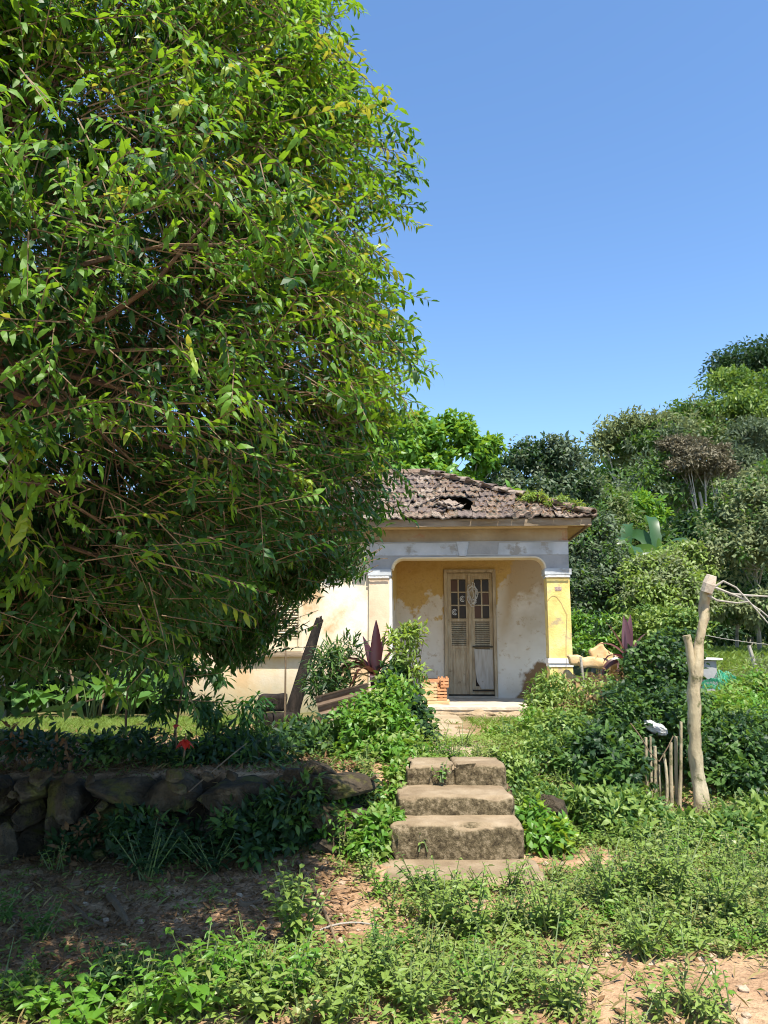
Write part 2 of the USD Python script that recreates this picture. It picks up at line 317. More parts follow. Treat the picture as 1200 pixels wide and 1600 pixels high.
# walls
WZ = .28
def wall_with_hole(u0, u1, v0, v1, z0, z1, hu0, hu1, hz0, hz1):
    return [bx(u0, hu0, v0, v1, z0, z1), bx(hu1, u1, v0, v1, z0, z1), bx(hu0, hu1, v0, v1, z0, hz0), bx(hu0, hu1, v0, v1, hz1, z1)]
obj('front_wall', wall_with_hole(-6.17, -3.2, 0, .25, WZ, 3.17, -5.28, -4.30, 1.42, 2.66), m_front, house)
obj('porch_wall', wall_with_hole(-2.85, -.02, 1.7, 1.86, WZ, 3.4, -1.99, -1.04, .56, 2.88), m_inner, house)
obj('porch_side_wall', bx(-3.0, -2.85, .252, 1.86, WZ, 3.3), m_inner, house)
obj('side_wall', bx(-.18, -.002, 1.862, 4.3, WZ, 3.4), m_front, house)
obj('side_wall', bx(-6.17, -6.0, .252, 4.3, WZ, 3.4), m_front, house)
obj('rear_wall', bx(-5.998, -.182, 4.15, 4.3, WZ, 3.4), m_front, house)
obj('porch_ceiling', bx(-2.85, -.05, .26, 1.698, 3.2, 3.23), m_tan, house)
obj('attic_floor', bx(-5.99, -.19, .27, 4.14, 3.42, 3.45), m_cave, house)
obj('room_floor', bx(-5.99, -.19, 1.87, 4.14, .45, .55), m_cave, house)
# porch floor: the front edge is broken away
_sl = rbox(-3.05, .04, -.17, 1.699, .30, .578, .02, .045, .008, 5, 3, chips=.02)
_v = _sl.vertices; _fr = (_v[:, 1] < -.1) & (_v[:, 2] < .53)
_v[_fr, 1] += .02 + .16 * np.clip(meshkit.fbm(_v[_fr] * [5, 5, 9], 3, 4) - .35, 0, 1)
obj('porch_floor', _sl, m_slab, house)
_l2 = rbox(-2.9, -.3, -.42, -.12, .2, .52, .06, .03, .055, 4.5, 9, chips=.06)
obj('broken_footing', _l2, rough_mat('crumbling_earth', [(.20, .145, .085), (.33, .25, .155), (.44, .36, .24)], 6, 8, .95, .9, 30, .03), house, label='broken earth and cement footing below the porch edge')
# columns
def column(u0, u1, mat, band, name='porch_column', lab=None):
    c = obj(name, bx(u0, u1, -.04, .3, WZ, 2.585), mat, house, label=lab)
    cap = trimesh.util.concatenate([bx(u0 - .012, u1 + .012, -.055, .31, 2.585, 2.63), bx(u0 - .03, u1 + .03, -.075, .325, 2.632, 2.73)])
    obj('capital', cap, m_grey, c)
    ch = rbox(u0 - .028, u1 + .0, -.085, -.07, 2.588, 2.612, .006, .02, .006, 30, 2)
    obj('chipped_paint', ch, m_white, c)
    if band:
        obj('band', bx(u0 - .008, u1 + .008, -.052, .308, 1.185, 1.235), m_white, c)
        obj('band', bx(u0 - .02, u1 + .02, -.065, .32, 1.24, 1.315), m_white, c)
    return c
cr = column(-.36, 0, m_yellow, True, lab='yellow limewashed column with a white band')
cl = column(-3.198, -2.88, m_pink, False, lab='faded pink column with a white edge')
obj('white_edge', bx(-2.879, -2.845, -.046, .3, WZ, 2.58), m_white, cl)  # white strip down the right corner of the column
obj('white_edge', bx(-3.212, -3.199, -.044, -.002, WZ, 2.58), m_cream, cl)
_pl = cat_mesh([rbox(-.236, -.13, -.047, -.038, 2.375, 2.435, .004, .02, .002, 40, 5)])
obj('number_plate', _pl, rough_mat('faded_plate', [(.25, .17, .14), (.34, .24, .20), (.55, .44, .36)], 45, 4, .8, .3, 60, .004), cr, label='small faded house number plate, no longer legible')
_vine = [tube(np.array([[-.365 + .02 * i, -.046, 2.2 + .10 * math.sin(i * .3)] for i in range(12)] + [[-.12, -.047, 2.12], [-.06, -.05, 2.0], [-.085, -.05, 1.7], [-.10, -.072, 1.3], [-.105, -.07, 1.2], [-.11, -.05, .9], [-.14, -.05, .5]]), .0024, 4)]
obj('dead_vine', _vine, m_fascia, cr)
# beam over the porch
obj('beam', bx(-3.198, 0, -.045, .3, 2.955, 3.168), m_grey, house)
_op = sbox(-2.845, 2.5, -.362, 2.925).buffer(-.17).buffer(.17)
_blk = sbox(-3.198, 2.731, 0, 2.954).difference(sbox(-2.845, 2.0, -.362, 2.76)).difference(sbox(-2.845, 2.5, -.362, 2.925).buffer(-.19, join_style=1).buffer(.19, join_style=1))
def extr(poly, v0, v1):
    out = []
    for g in getattr(poly, 'geoms', [poly]):
        if g.area < 1e-5: continue
        m = trimesh.creation.extrude_polygon(g, v1 - v0, engine='earcut')
        p = m.vertices.copy(); m.vertices = np.stack([p[:, 0], v0 + p[:, 2], p[:, 1]], -1); m.invert(); out.append(m)
    return cat_mesh(out)
obj('corner_block', extr(_blk, -.04, .298), m_dgrey, house)
_tr = sbox(-2.845, 2.5, -.362, 2.925).buffer(-.19, join_style=1).buffer(.19, join_style=1)
_trim = _tr.buffer(.002).difference(_tr.buffer(-.022)).intersection(sbox(-3, 2.735, 0, 2.95))
obj('arch_edge', extr(_trim, -.05, .30), m_cream, house)
obj('keystone', extr(Polygon([(-1.79, 3.172), (-1.595, 3.172), (-1.64, 2.94), (-1.745, 2.94)]), -.062, -.046), m_grey, house)
obj('beam_panel', extr(Polygon([(-1.58, 3.16), (-1.10, 3.16), (-1.125, 2.965), (-1.62, 2.965)]), -.051, -.046), m_dgrey, house)
obj('frieze', [bx(-6.17, 0, -.02, .27, 3.172, 3.42)], m_tan, house)
obj('frieze_moulding', [bx(-6.18, .008, -.052, .0, 3.155, 3.178)], m_dgrey, house)
# left window behind the tree
win = obj('window', [bx(-5.28, -5.22, -.01, .1, 1.42, 2.66), bx(-4.36, -4.30, -.01, .1, 1.42, 2.66), bx(-5.22, -4.36, -.01, .1, 2.6, 2.66), bx(-5.22, -4.36, -.01, .1, 1.42, 1.50), bx(-4.82, -4.76, .0, .08, 1.5, 2.6)], m_cream, house)
for k in range(22):
    for (a, b) in ((-5.21, -4.83), (-4.75, -4.37)):
        s = trimesh.creation.box([b - a, .045, .008]); s.apply_transform(trimesh.transformations.rotation_matrix(.7, [1, 0, 0])); s.apply_translation([(a + b) / 2, .05, 1.64 + k * .043])
        obj('slat', s, m_cream, win)
obj('shutter_panel', [bx(-5.21, -4.83, .03, .06, 1.5, 1.61), bx(-4.75, -4.37, .03, .06, 1.5, 1.61), bx(-5.2, -4.37, .085, .095, 1.5, 2.6)], m_cream, win)
obj('sill', rbox(-5.36, -4.24, -.09, .1, 1.335, 1.40, .008, .06, .004), m_fascia, win, label='dark weathered window sill')
# door
m_wood = rough_mat('bare_door_wood', [(.25, .185, .11), (.39, .31, .20), (.50, .43, .31)], 7, 8, .85, .5, 60, .006, stretch=(3, 3, .5), second=((.20, .15, .09), .63, 5))
m_ply = rough_mat('grey_plywood', [(.29, .265, .22), (.40, .37, .32), (.49, .46, .41)], 8, 8, .9, .5, 60, .005, stretch=(3, 3, .4), second=((.22, .185, .14), .64, 6))
m_pane = plain('dusty_dark_glass', (.03, .02, .015), .25, spec=.15)
m_pane2 = plain('dusty_brown_glass', (.085, .042, .025), .3, spec=.15)
m_iron = plain('pale_wire', (.55, .53, .5), .5)
obj('door_frame', [bx(-1.985, -1.925, 1.66, 1.80, .58, 2.875), bx(-1.10, -1.045, 1.66, 1.80, .58, 2.875), bx(-1.925, -1.10, 1.66, 1.80, 2.82, 2.875)], m_wood, house)
obj('threshold', rbox(-1.99, -1.04, 1.62, 1.85, .575, .612, .012, .06, .004), m_slab, house)
def door_leaf(u0, u1, v, patch):
    z0, z1, w = .64, 2.81, .065
    zt, zm, zl = 2.70, 1.985, 1.50       # glazing, louvre, panel heights
    fr = [bx(u0, u0 + w, v, v + .04, z0, z1), bx(u1 - w, u1, v, v + .04, z0, z1), bx(u0 + w, u1 - w, v, v + .04, zt, z1), bx(u0 + w, u1 - w, v, v + .04, zm - .055, zm),
          bx(u0 + w, u1 - w, v, v + .04, zl - .05, zl), bx(u0 + w, u1 - w, v, v + .04, z0, z0 + .14)]
    leaf = obj('door_leaf', fr, m_wood, house, label='right door leaf with its lower panel boarded over' if patch else 'left door leaf with a raised lower panel')
    a, b = u0 + w, u1 - w; mid = (a + b) / 2; g = (zt - zm) / 3
    obj('glazing_bar', [bx(mid - .012, mid + .012, v + .006, v + .034, zm, zt)] + [bx(x0, x1, v + .006, v + .034, zm + g * k - .011, zm + g * k + .011) for k in (1, 2) for x0, x1 in ((a, mid - .012), (mid + .012, b))], m_wood, leaf)
    for k in range(3):
        for x0, x1 in ((a, mid - .0125), (mid + .0125, b)):
            p = bx(x0 + .001, x1 - .001, v + .018, v + .022, zm + g * k + .012, zm + g * (k + 1) - .012)
            brown = (patch and ((k == 1 and x0 > mid) or (k == 0 and x0 < mid))) or (not patch and k == 2 and x0 < mid)
            pn = obj('pane', p, m_pane2 if brown else m_pane, leaf)
            if not patch and ((k == 1 and x0 > mid) or (k == 0 and x0 < mid)):
                c = np.array([(x0 + x1) / 2, v + .012, zm + g * (k + .5)])
                th = np.linspace(.6, 5.6, 18); r = .042
                sc = [tube(np.stack([c[0] + r * np.cos(th), np.full(18, c[1]), c[2] + r * 1.2 * np.sin(th)], -1), .007, 4), tube(np.stack([c[0] + .5 * r * np.cos(th), np.full(18, c[1] - .003), c[2] + .5 * r * np.sin(th)], -1), .008, 4)]
                obj('scroll', sc, m_iron, leaf)
    for k in range(11):
        s = trimesh.creation.box([b - a, .034, .007]); s.apply_transform(trimesh.transformations.rotation_matrix(.75, [1, 0, 0])); s.apply_translation([mid, v + .02, zl + .022 + k * .0385])
        obj('slat', s, m_wood, leaf)
    obj('louvre_backing', bx(a, b, v + .034, v + .038, zl, zm - .056), m_cave, leaf)
    if patch:
        sh = Polygon([(a - .02, zl - .06), (b + .045, zl - .07), (b + .05, z0 + .10), (a + .10, z0 + .09), (a + .02, z0 + .22), (a - .01, z0 + .45)])
        obj('lower_panel', extr(sh, v - .022, v - .008), m_ply, leaf, label='grey plywood board patched over the lower panel')
        obj('latch_bar', [bx(a - .05, b + .05, v - .03, v - .002, zl - .035, zl - .01)], m_cave, leaf)
        obj('latch_bar', [bx(a - .06, b + .06, v - .03, v - .002, z0 + .055, z0 + .08)], m_cave, leaf)
        obj('panel_backing', bx(a, b, v + .012, v + .03, z0 + .14, zl - .05), m_cave, leaf)
    else:
        obj('lower_panel', [bx(a, b, v + .016, v + .03, z0 + .14, zl - .05), bx(a + .03, b - .03, v + .004, v + .0155, z0 + .19, zl - .10)], m_wood, leaf)
    return leaf
door_leaf(-1.922, -1.525, 1.70, False)
door_leaf(-1.498, -1.104, 1.715, True)
obj('door_astragal', bx(-1.545, -1.500, 1.675, 1.698, .64, 2.81), m_wood, house)
R = np.random.default_rng(11)
wl = thing('wire_wreath', 'loop of tangled pale wire hanging on the double door', 'wire', HO, HROT)
_w = []
for k in range(7):
    th = np.linspace(0, 2 * np.pi, 16) + R.random() * 6; rx, rz = .03 + .06 * R.random(), .10 + .12 * R.random()
    cx, cz = -1.47 + R.normal() * .02, 2.43 + R.normal() * .03
    _w.append(tube(np.stack([cx + rx * np.cos(th) + R.normal(size=16) * .016, 1.655 + .02 * np.sin(th * 2 + k) + np.zeros(16), cz + rz * np.sin(th) + R.normal(size=16) * .016], -1), .0055, 4, False))
obj('wire_coil', _w, m_iron, wl)

# roof
EV0, EV1, EU0, EU1, EZ, SLOPE = -.38, 4.75, -6.51, .34, 3.50, 1.25 / 2.55
HALF = (EV1 - EV0) / 2; RZ = EZ + HALF * SLOPE
roof = obj('roof', [(np.array([[EU0, EV1, EZ], [EU1, EV1, EZ], [EU1 - HALF, EV0 + HALF, RZ], [EU0 + HALF, EV0 + HALF, RZ]]), np.array([[0, 3, 2, 1]]))], rough_mat('roof_lath', [(.10, .075, .05), (.18, .13, .09)], 6), house)
def slope_sheet(poly, off):
    """a thin board on the front slope; poly in (u, distance along v)"""
    m = trimesh.creation.extrude_polygon(poly, .012, engine='earcut'); p = m.vertices
    return trimesh.Trimesh(np.stack([p[:, 0], EV0 + p[:, 1], EZ + p[:, 1] * SLOPE + off + p[:, 2]], -1), m.faces)
HOLE = Polygon([(-2.10, .95), (-1.95, .78), (-1.78, .72), (-1.70, .48), (-1.58, .44), (-1.50, .80), (-1.62, 1.06), (-1.82, 1.02), (-2.0, 1.08)])
HOLE = affinity.scale(HOLE, 1.15, 1.25)
HOLE2 = Polygon([(-2.02, .40), (-1.94, .28), (-1.80, .30), (-1.70, .24), (-1.72, .36), (-1.86, .42)])
front = Polygon([(EU0, .0), (EU1, 0), (EU1 - HALF, HALF), (EU0 + HALF, HALF)]).difference(HOLE.buffer(-.02)).difference(HOLE2)
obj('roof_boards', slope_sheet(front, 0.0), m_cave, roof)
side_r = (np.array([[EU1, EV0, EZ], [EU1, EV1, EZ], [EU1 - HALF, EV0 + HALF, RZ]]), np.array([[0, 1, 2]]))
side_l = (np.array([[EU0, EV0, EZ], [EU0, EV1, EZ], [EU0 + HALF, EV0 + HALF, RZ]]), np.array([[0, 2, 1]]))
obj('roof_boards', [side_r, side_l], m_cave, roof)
tile_mats = [rough_mat(n, c, 14, 7, .95, .7, 70, .012, second=(s, th, 11)) for n, c, s, th in (
    ('brown_roof_tile', [(.105, .074, .053), (.20, .142, .105), (.29, .22, .165)], (.085, .08, .055), .50), ('grey_roof_tile', [(.14, .108, .085), (.24, .19, .15), (.35, .285, .225)], (.09, .08, .055), .52),
    ('dark_roof_tile', [(.075, .06, .05), (.13, .10, .085), (.20, .155, .13)], (.23, .205, .16), .58))]
def tile_mesh(R, u, s, w=.218, l=.37):
    """one clay tile with two channels; its lower lip shows"""
    nu = 9; x = np.linspace(-w / 2, w / 2, nu); prof = .0125 * np.cos(x / w * 4 * np.pi) * (1 - .15 * (np.abs(x) > w * .45))
    a = math.atan(SLOPE); ca, sa = math.cos(a), math.sin(a)
    yaw, lift, tiltx = R.normal() * .025, abs(R.normal()) * .012, R.normal() * .02
    rows = []
    for y, dz in ((0, .030), (l, .004)):
        X = x * math.cos(yaw) - y * math.sin(yaw); Y = y * math.cos(yaw) + x * math.sin(yaw)
        H = prof + dz + lift + tiltx * x / w * 2 + R.normal(size=nu) * .0012 + .014
        rows.append(np.stack([u + X, EV0 + (s + Y) * ca - H * sa, EZ + (s + Y) * sa + H * ca], -1))
    low = rows[0] - np.array([0, -sa, ca]) * .022
    v = np.vstack([low, rows[0], rows[1]]); f = []
    for r in (0, 1):
        for k in range(nu - 1):
            p = r * nu + k; f += [(p, p + 1, p + nu + 1), (p, p + nu + 1, p + nu)]
    return v, np.array(f)
R = np.random.default_rng(5)
_rest, SL = [], HALF * math.sqrt(1 + SLOPE ** 2); EXP = .305
for r in range(int(SL / EXP) + 1):
    s = -.05 + r * EXP
    vv = max(0, s) / math.sqrt(1 + SLOPE ** 2)
    uu = np.arange(EU0 + vv + .11, EU1 - vv + .05, .216)
    for u in uu:
        u = u + R.normal() * .006
        c = Point(u, (s + .12) / math.sqrt(1 + SLOPE ** 2)); c2 = Point(u, (s + .30) / math.sqrt(1 + SLOPE ** 2))
        if HOLE.contains(c) or HOLE.contains(c2) or (HOLE2.contains(c) and R.random() < .8): continue
        m = tile_mesh(R, u, s + R.normal() * .012)
        if u > -3.75: obj('roof_tile', m, tile_mats[R.choice(3, p=[.45, .3, .25])], roof)
        else: _rest.append(m)
obj('far_roof_tiles', _rest, tile_mats[0], roof, kind='stuff')
# loose slipped tiles round the hole
for (u, s, dz, ro) in ((-2.0, .62, .03, .5), (-1.86, .55, .045, -.6), (-1.93, .36, .04, .9), (-1.74, .40, .03, -.3), (-2.16, .9, .03, -.5)):
    v, f = tile_mesh(R, 0, 0, .2, .22); v = v - v.mean(0); c, s_ = math.cos(ro), math.sin(ro)
    v = np.stack([v[:, 0] * c - v[:, 1] * s_, v[:, 0] * s_ + v[:, 1] * c, v[:, 2]], -1) + [u, EV0 + s * .9, EZ + s * .9 * SLOPE + .05 + dz]
    obj('roof_tile', (v, f), tile_mats[1], roof, label='slipped tile at the edge of the roof hole')
# side slope tiles (seen edge on) and hip ridge tiles
_side = []
a_ = math.atan(SLOPE)
for r in range(int(SL / EXP) + 1):
    s = -.05 + r * EXP; vv = max(0, s) / math.sqrt(1 + SLOPE ** 2)
    for v0 in np.arange(EV0 + vv + .1, EV1 - vv, .216):
        v, f = tile_mesh(R, 0, s)
        x, y, z = v[:, 0], v[:, 1] - EV0, v[:, 2]
        _side.append((np.stack([EU1 - y, v0 + x, z], -1), f))
obj('side_roof_tiles', _side, tile_mats[0], roof, kind='stuff')
hip0, hip1 = np.array([EU1 + .01, EV0 - .03, EZ + .045]), np.array([EU1 - HALF, EV0 + HALF, RZ + .05])
nh = 11
for k in range(nh):
    p = hip0 + (hip1 - hip0) * (k / nh); q = hip0 + (hip1 - hip0) * ((k + 1.12) / nh); q[2] -= .012; p = p + [0, 0, .018 + R.normal() * .006]
    th = np.linspace(-.15, np.pi + .15, 7); d = nrm(q - p); sd = nrm(np.cross(d, [0, 0, 1.0])); up = np.cross(sd, d)
    ring = lambda c, r: c + r * (np.cos(th)[:, None] * sd + .8 * np.sin(th)[:, None] * up)
    v = np.vstack([ring(p, .078), ring(p, .10), ring(q, .085)]) ; f = [(r * 7 + j, r * 7 + j + 1, r * 7 + 8 + j) for r in (0, 1) for j in range(6)] + [(r * 7 + j, r * 7 + 8 + j, r * 7 + 7 + j) for r in (0, 1) for j in range(6)]
    obj('ridge_tile', (v, np.array(f)), tile_mats[R.choice(3)], roof)
rd0, rd1 = hip1, np.array([EU0 + HALF, EV0 + HALF, RZ + .05])
obj('ridge_tile', [tube(np.array([rd0, rd1]), .09, 8)], tile_mats[0], roof)
# eaves
obj('fascia', rbox(EU0 + .02, EU1 - .02, EV0 + .01, EV0 + .045, EZ - .125, EZ - .004, .006, .08, .006, 5, 2, .01), m_fascia, house)
obj('fascia', rbox(EU1 - .055, EU1 - .02, EV0 + .05, EV1 - .02, EZ - .125, EZ - .004, .006, .08, .006, 5, 4, .01), m_fascia, house)
obj('fascia', bx(EU0 + .02, EU0 + .055, EV0 + .05, EV1 - .02, EZ - .12, EZ - .004), m_fascia, house)
obj('soffit', [bx(EU0 + .06, EU1 - .06, EV0 + .05, -.021, 3.415, 3.435)], m_cream, house)
nb = 9
for k in range(nb):
    v0 = EV0 + .4 + k * .5
    obj('soffit_board', bx(.002, EU1 - .06, v0 + .006, v0 + .494, 3.405 + .004 * (k % 2), 3.43), m_soffit, house)
obj('cornice', bx(-6.17, .0, -.07, -.021, 3.385, 3.414), m_cream, house)

# ---------------------------------------------------------------- steps
# upright faces take a dark speckled ramp, level tops a paler one
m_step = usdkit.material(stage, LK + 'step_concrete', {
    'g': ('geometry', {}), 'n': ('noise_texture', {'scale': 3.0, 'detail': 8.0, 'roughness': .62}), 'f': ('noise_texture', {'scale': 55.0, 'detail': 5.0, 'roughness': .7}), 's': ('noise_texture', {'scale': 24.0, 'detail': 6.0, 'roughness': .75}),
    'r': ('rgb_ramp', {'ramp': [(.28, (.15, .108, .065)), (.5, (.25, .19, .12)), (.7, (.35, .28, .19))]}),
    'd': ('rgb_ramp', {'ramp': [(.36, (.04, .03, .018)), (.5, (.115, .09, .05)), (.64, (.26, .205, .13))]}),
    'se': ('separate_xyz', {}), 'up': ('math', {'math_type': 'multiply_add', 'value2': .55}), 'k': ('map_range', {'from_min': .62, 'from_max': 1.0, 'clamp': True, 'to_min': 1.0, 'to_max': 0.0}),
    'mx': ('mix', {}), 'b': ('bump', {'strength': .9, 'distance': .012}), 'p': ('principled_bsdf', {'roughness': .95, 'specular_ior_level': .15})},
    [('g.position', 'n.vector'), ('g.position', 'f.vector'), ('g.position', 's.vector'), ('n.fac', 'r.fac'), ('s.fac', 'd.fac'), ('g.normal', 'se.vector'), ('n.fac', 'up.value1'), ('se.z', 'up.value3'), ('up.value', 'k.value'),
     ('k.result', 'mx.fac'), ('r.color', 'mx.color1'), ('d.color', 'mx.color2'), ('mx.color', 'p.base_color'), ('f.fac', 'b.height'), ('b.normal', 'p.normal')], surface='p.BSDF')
steps = thing('stone_steps', 'worn concrete steps climbing from the dirt to the porch', 'steps', (0, 0, 0))
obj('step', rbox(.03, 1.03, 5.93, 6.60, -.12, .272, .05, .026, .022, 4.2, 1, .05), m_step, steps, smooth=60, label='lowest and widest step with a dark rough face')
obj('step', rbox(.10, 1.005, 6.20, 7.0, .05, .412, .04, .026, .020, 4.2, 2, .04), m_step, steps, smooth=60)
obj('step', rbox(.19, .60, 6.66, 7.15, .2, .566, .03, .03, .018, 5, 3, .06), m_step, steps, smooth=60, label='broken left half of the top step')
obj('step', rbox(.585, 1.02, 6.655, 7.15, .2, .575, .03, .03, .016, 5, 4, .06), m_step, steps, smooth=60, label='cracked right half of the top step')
obj('landing', rbox(-.02, 1.10, 5.42, 5.95, -.10, .030, .03, .04, .010, 3, 6, .04), m_step, steps, smooth=60)
_v = rbox(.1, 1.15, 7.16, 11.95, .25, .508, .12, .07, .05, 2.2, 8)
obj('worn_path', _v, rough_mat('packed_earth', [(.22, .16, .10), (.32, .25, .16), (.41, .34, .23)], 3, 8, .95, .7, 50, .015), smooth=True, label='trodden earth path from the steps to the porch', cat='path', kind='structure')

# ---------------------------------------------------------------- retaining wall of field stones
m_stone = rough_mat('mossy_stone', [(.022, .017, .010), (.058, .045, .028), (.14, .11, .07)], 5.0, 8, .95, 1.0, 30, .05, second=((.10, .095, .025), .51, 4.0))
def boulder(c, size, seed, rot=0.0, sub=4, amp=.16):
    m = trimesh.creation.icosphere(sub); v = m.vertices
    rs = np.random.default_rng(seed); nd = rdir(rs, 22); hh = rs.uniform(.58, .92, 22)     # split faces: planes cut off the block
    v = v * 1.25
    for q, o in zip(nd, hh):
        k = v @ q; v = v - np.maximum(k - o, 0)[:, None] * q * .94
    v = v / np.abs(v).max(0)
    v = v * (1 + ((meshkit.fbm(v * 1.7 + seed * 9.1, 4, seed) - .5) * 2 * amp + (np.abs(meshkit.fbm(v * 4 + seed, 5, seed + 3) - .5)) * -.30)[:, None]) * (np.asarray(size) / 2)
    cr, sr = math.cos(rot), math.sin(rot)
    v = np.stack([v[:, 0] * cr - v[:, 2] * sr, v[:, 1], v[:, 0] * sr + v[:, 2] * cr], -1)
    return v + np.asarray(c), np.array(m.faces)
R = np.random.default_rng(21)
wallx = thing('retaining_wall', 'low dry wall of mossy field stones under the shady tree', 'wall', (0, 0, 0))
x = -4.6
while x < -.25:
    w = R.uniform(.26, .6); z = -.1
    hs = [.36, .30] if R.random() < .45 else [.24, .22, .20]
    for h in hs:
        hh = h * R.uniform(.9, 1.1)
        obj('stone', boulder((x + w / 2 + R.normal() * .03, 6.32 + .03 * z + R.normal() * .03, z + hh / 2), (w * 1.16, .62, hh * 1.24), int(R.integers(1, 90)), R.normal() * .05), m_stone, wallx, smooth=45)
        z += hh * .97
    x += w * .95
for k in range(46):
    sz = R.uniform(.07, .17); obj('packing_stone', boulder((R.uniform(-4.5, -.2), 6.16 + R.normal() * .03, R.uniform(.02, .6)), (sz * 1.3, sz, sz), int(R.integers(1, 90)), R.normal() * .4, sub=2), m_stone, wallx, smooth=35)
for (px, py, d, sx, sz, lab) in ((868, 1276, 6.55, .34, .36, 'grey stone half buried beside the steps, under the bushes'), (845, 1250, 7.4, .3, .22, 'flat grey stone wedged behind the buried stone beside the steps'), (500, 1215, 6.5, .42, .30, 'large rounded mossy stone at the wall end by the steps'), (905, 1235, 7.6, .3, .2, 'small stone in the bank under the dark shrub'), (10, 1325, 5.9, .2, .36, 'upright mossy block at the foot of the wall, at the picture edge')):
    p = at(px, py, d)
    obj('loose_stone', boulder(p, (sx, .3, sz), int(px), .1), m_stone, smooth=True, label=lab, cat='stone')
# ---------------------------------------------------------------- foliage materials
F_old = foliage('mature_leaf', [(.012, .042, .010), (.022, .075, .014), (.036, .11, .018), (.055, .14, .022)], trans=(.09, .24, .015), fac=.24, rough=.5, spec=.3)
F_sun = foliage('sunlit_leaf', [(.06, .155, .014), (.11, .235, .02), (.175, .31, .03)], trans=(.28, .48, .02), fac=.36, rough=.5, spec=.3)  # lighter copy of the mature leaf, painted sunlight for the sunward twigs
F_young = foliage('young_leaf', [(.15, .27, .018), (.24, .34, .025), (.30, .29, .035)], trans=(.45, .42, .04), fac=.38, rough=.4)
F_weed = foliage('weed_leaf', [(.12, .195, .035), (.21, .295, .058), (.33, .40, .11)], trans=(.30, .42, .05), fac=.3, rough=.5)
F_bright = foliage('bright_leaf', [(.07, .18, .018), (.11, .25, .025), (.18, .30, .03)], trans=(.28, .45, .03), fac=.34, rough=.45)
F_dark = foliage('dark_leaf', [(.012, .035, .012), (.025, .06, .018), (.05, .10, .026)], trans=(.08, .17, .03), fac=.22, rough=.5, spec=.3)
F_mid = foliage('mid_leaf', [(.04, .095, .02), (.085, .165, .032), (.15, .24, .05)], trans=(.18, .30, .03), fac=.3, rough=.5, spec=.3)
F_pale = foliage('pale_leaf', [(.10, .14, .055), (.19, .23, .10), (.30, .33, .17)], trans=(.26, .30, .1), fac=.28, rough=.6, spec=.2)
F_pale2 = foliage('whitish_leaf', [(.13, .17, .075), (.25, .29, .14), (.40, .43, .25)], trans=(.3, .34, .14), fac=.28, rough=.6, spec=.2)
F_grey = foliage('silvery_leaf', [(.06, .095, .05), (.125, .16, .09), (.23, .26, .165)], trans=(.16, .22, .09), fac=.25, rough=.55, spec=.3)
F_dry = foliage('dry_leaf', [(.10, .055, .025), (.22, .13, .06), (.36, .25, .14)], trans=(.2, .12, .05), fac=.15, rough=.8, spec=.2)
F_straw = foliage('straw', [(.22, .17, .07), (.36, .29, .13), (.48, .41, .22)], trans=(.3, .25, .1), fac=.2, rough=.8, spec=.2)
F_brownc = foliage('brownish_crown', [(.10, .09, .05), (.19, .165, .10), (.28, .25, .17)], trans=(.16, .14, .08), fac=.2, rough=.6)
F_purple = foliage('purple_leaf', [(.028, .009, .012), (.06, .018, .022), (.12, .045, .05)], trans=(.18, .04, .05), fac=.22, rough=.3, spec=.55)
F_pink = foliage('pinkish_leaf', [(.085, .035, .045), (.15, .08, .09), (.25, .17, .17)], trans=(.3, .12, .14), fac=.25, rough=.35)
F_taro = foliage('taro_leaf', [(.06, .15, .035), (.10, .22, .05), (.15, .28, .06)], trans=(.22, .42, .05), fac=.35, rough=.4)
F_banana = foliage('banana_leaf', [(.025, .075, .025), (.05, .115, .035), (.08, .15, .05)], trans=(.15, .3, .06), fac=.3, rough=.4)
F_red = foliage('red_petal', [(.55, .03, .02), (.7, .06, .03)], trans=(.8, .08, .03), fac=.35, rough=.5)
F_orange = foliage('orange_leaf', [(.5, .28, .03), (.6, .4, .05)], fac=.3)
m_bark = rough_mat('peeling_bark', [(.05, .032, .02), (.105, .064, .038), (.21, .135, .08)], 6, 8, .9, .8, 22, .02, stretch=(1, 1, .45))
m_twig = rough_mat('brown_twig', [(.11, .075, .045), (.22, .16, .10)], 9, 4, .9)
m_greybark = rough_mat('grey_bark', [(.16, .145, .12), (.30, .275, .23), (.42, .39, .34)], 3, 7, .9, .6, 16, .03)
m_stem = plain('green_stem', (.08, .12, .03), .6)

def lobed(R, lobes, n, L, W, kind=2, shell=.35, out=.5, droop=.25, clump=0, crad=.2, jl=.3, curl=.15):
    """leaf blades over a set of overlapping lobes (centre, radii); clump>0 gathers them in that many tufts per lobe set"""
    C = np.array([l[0] for l in lobes], float); Q = np.array([np.broadcast_to(l[1], 3) for l in lobes], float)
    wgt = (Q[:, 0] * Q[:, 1] * Q[:, 2]) ** (2 / 3); wgt = wgt / wgt.sum()
    def surf(m):
        k = R.choice(len(C), m, p=wgt); d = rdir(R, m); d[:, 2] = np.where(d[:, 2] < -.35, -d[:, 2], d[:, 2]); d = nrm(d)
        rr = 1 - shell * R.random(m) ** 1.6
        return C[k] + Q[k] * d * rr[:, None], d
    if clump:
        c, dc = surf(clump); s = crad * R.uniform(.55, 1.35, clump)
        j = R.integers(0, clump, n); d = rdir(R, n); P = c[j] + d * (s[j] * R.random(n) ** .4)[:, None] * [1, 1, .75]; O = nrm(dc[j] * .8 + d * .9)
    else:
        P, O = surf(n)
    D = nrm(O * out + rdir(R, n) * .75 + [0, 0, -droop]); N = nrm(O * .5 + rdir(R, n) * .55 + [0, 0, .75])
    sc = 1 + jl * R.normal(size=n).clip(-2, 2) * .6
    return leaves(P, D, N, L * sc, W * sc, curl, .22, kind)

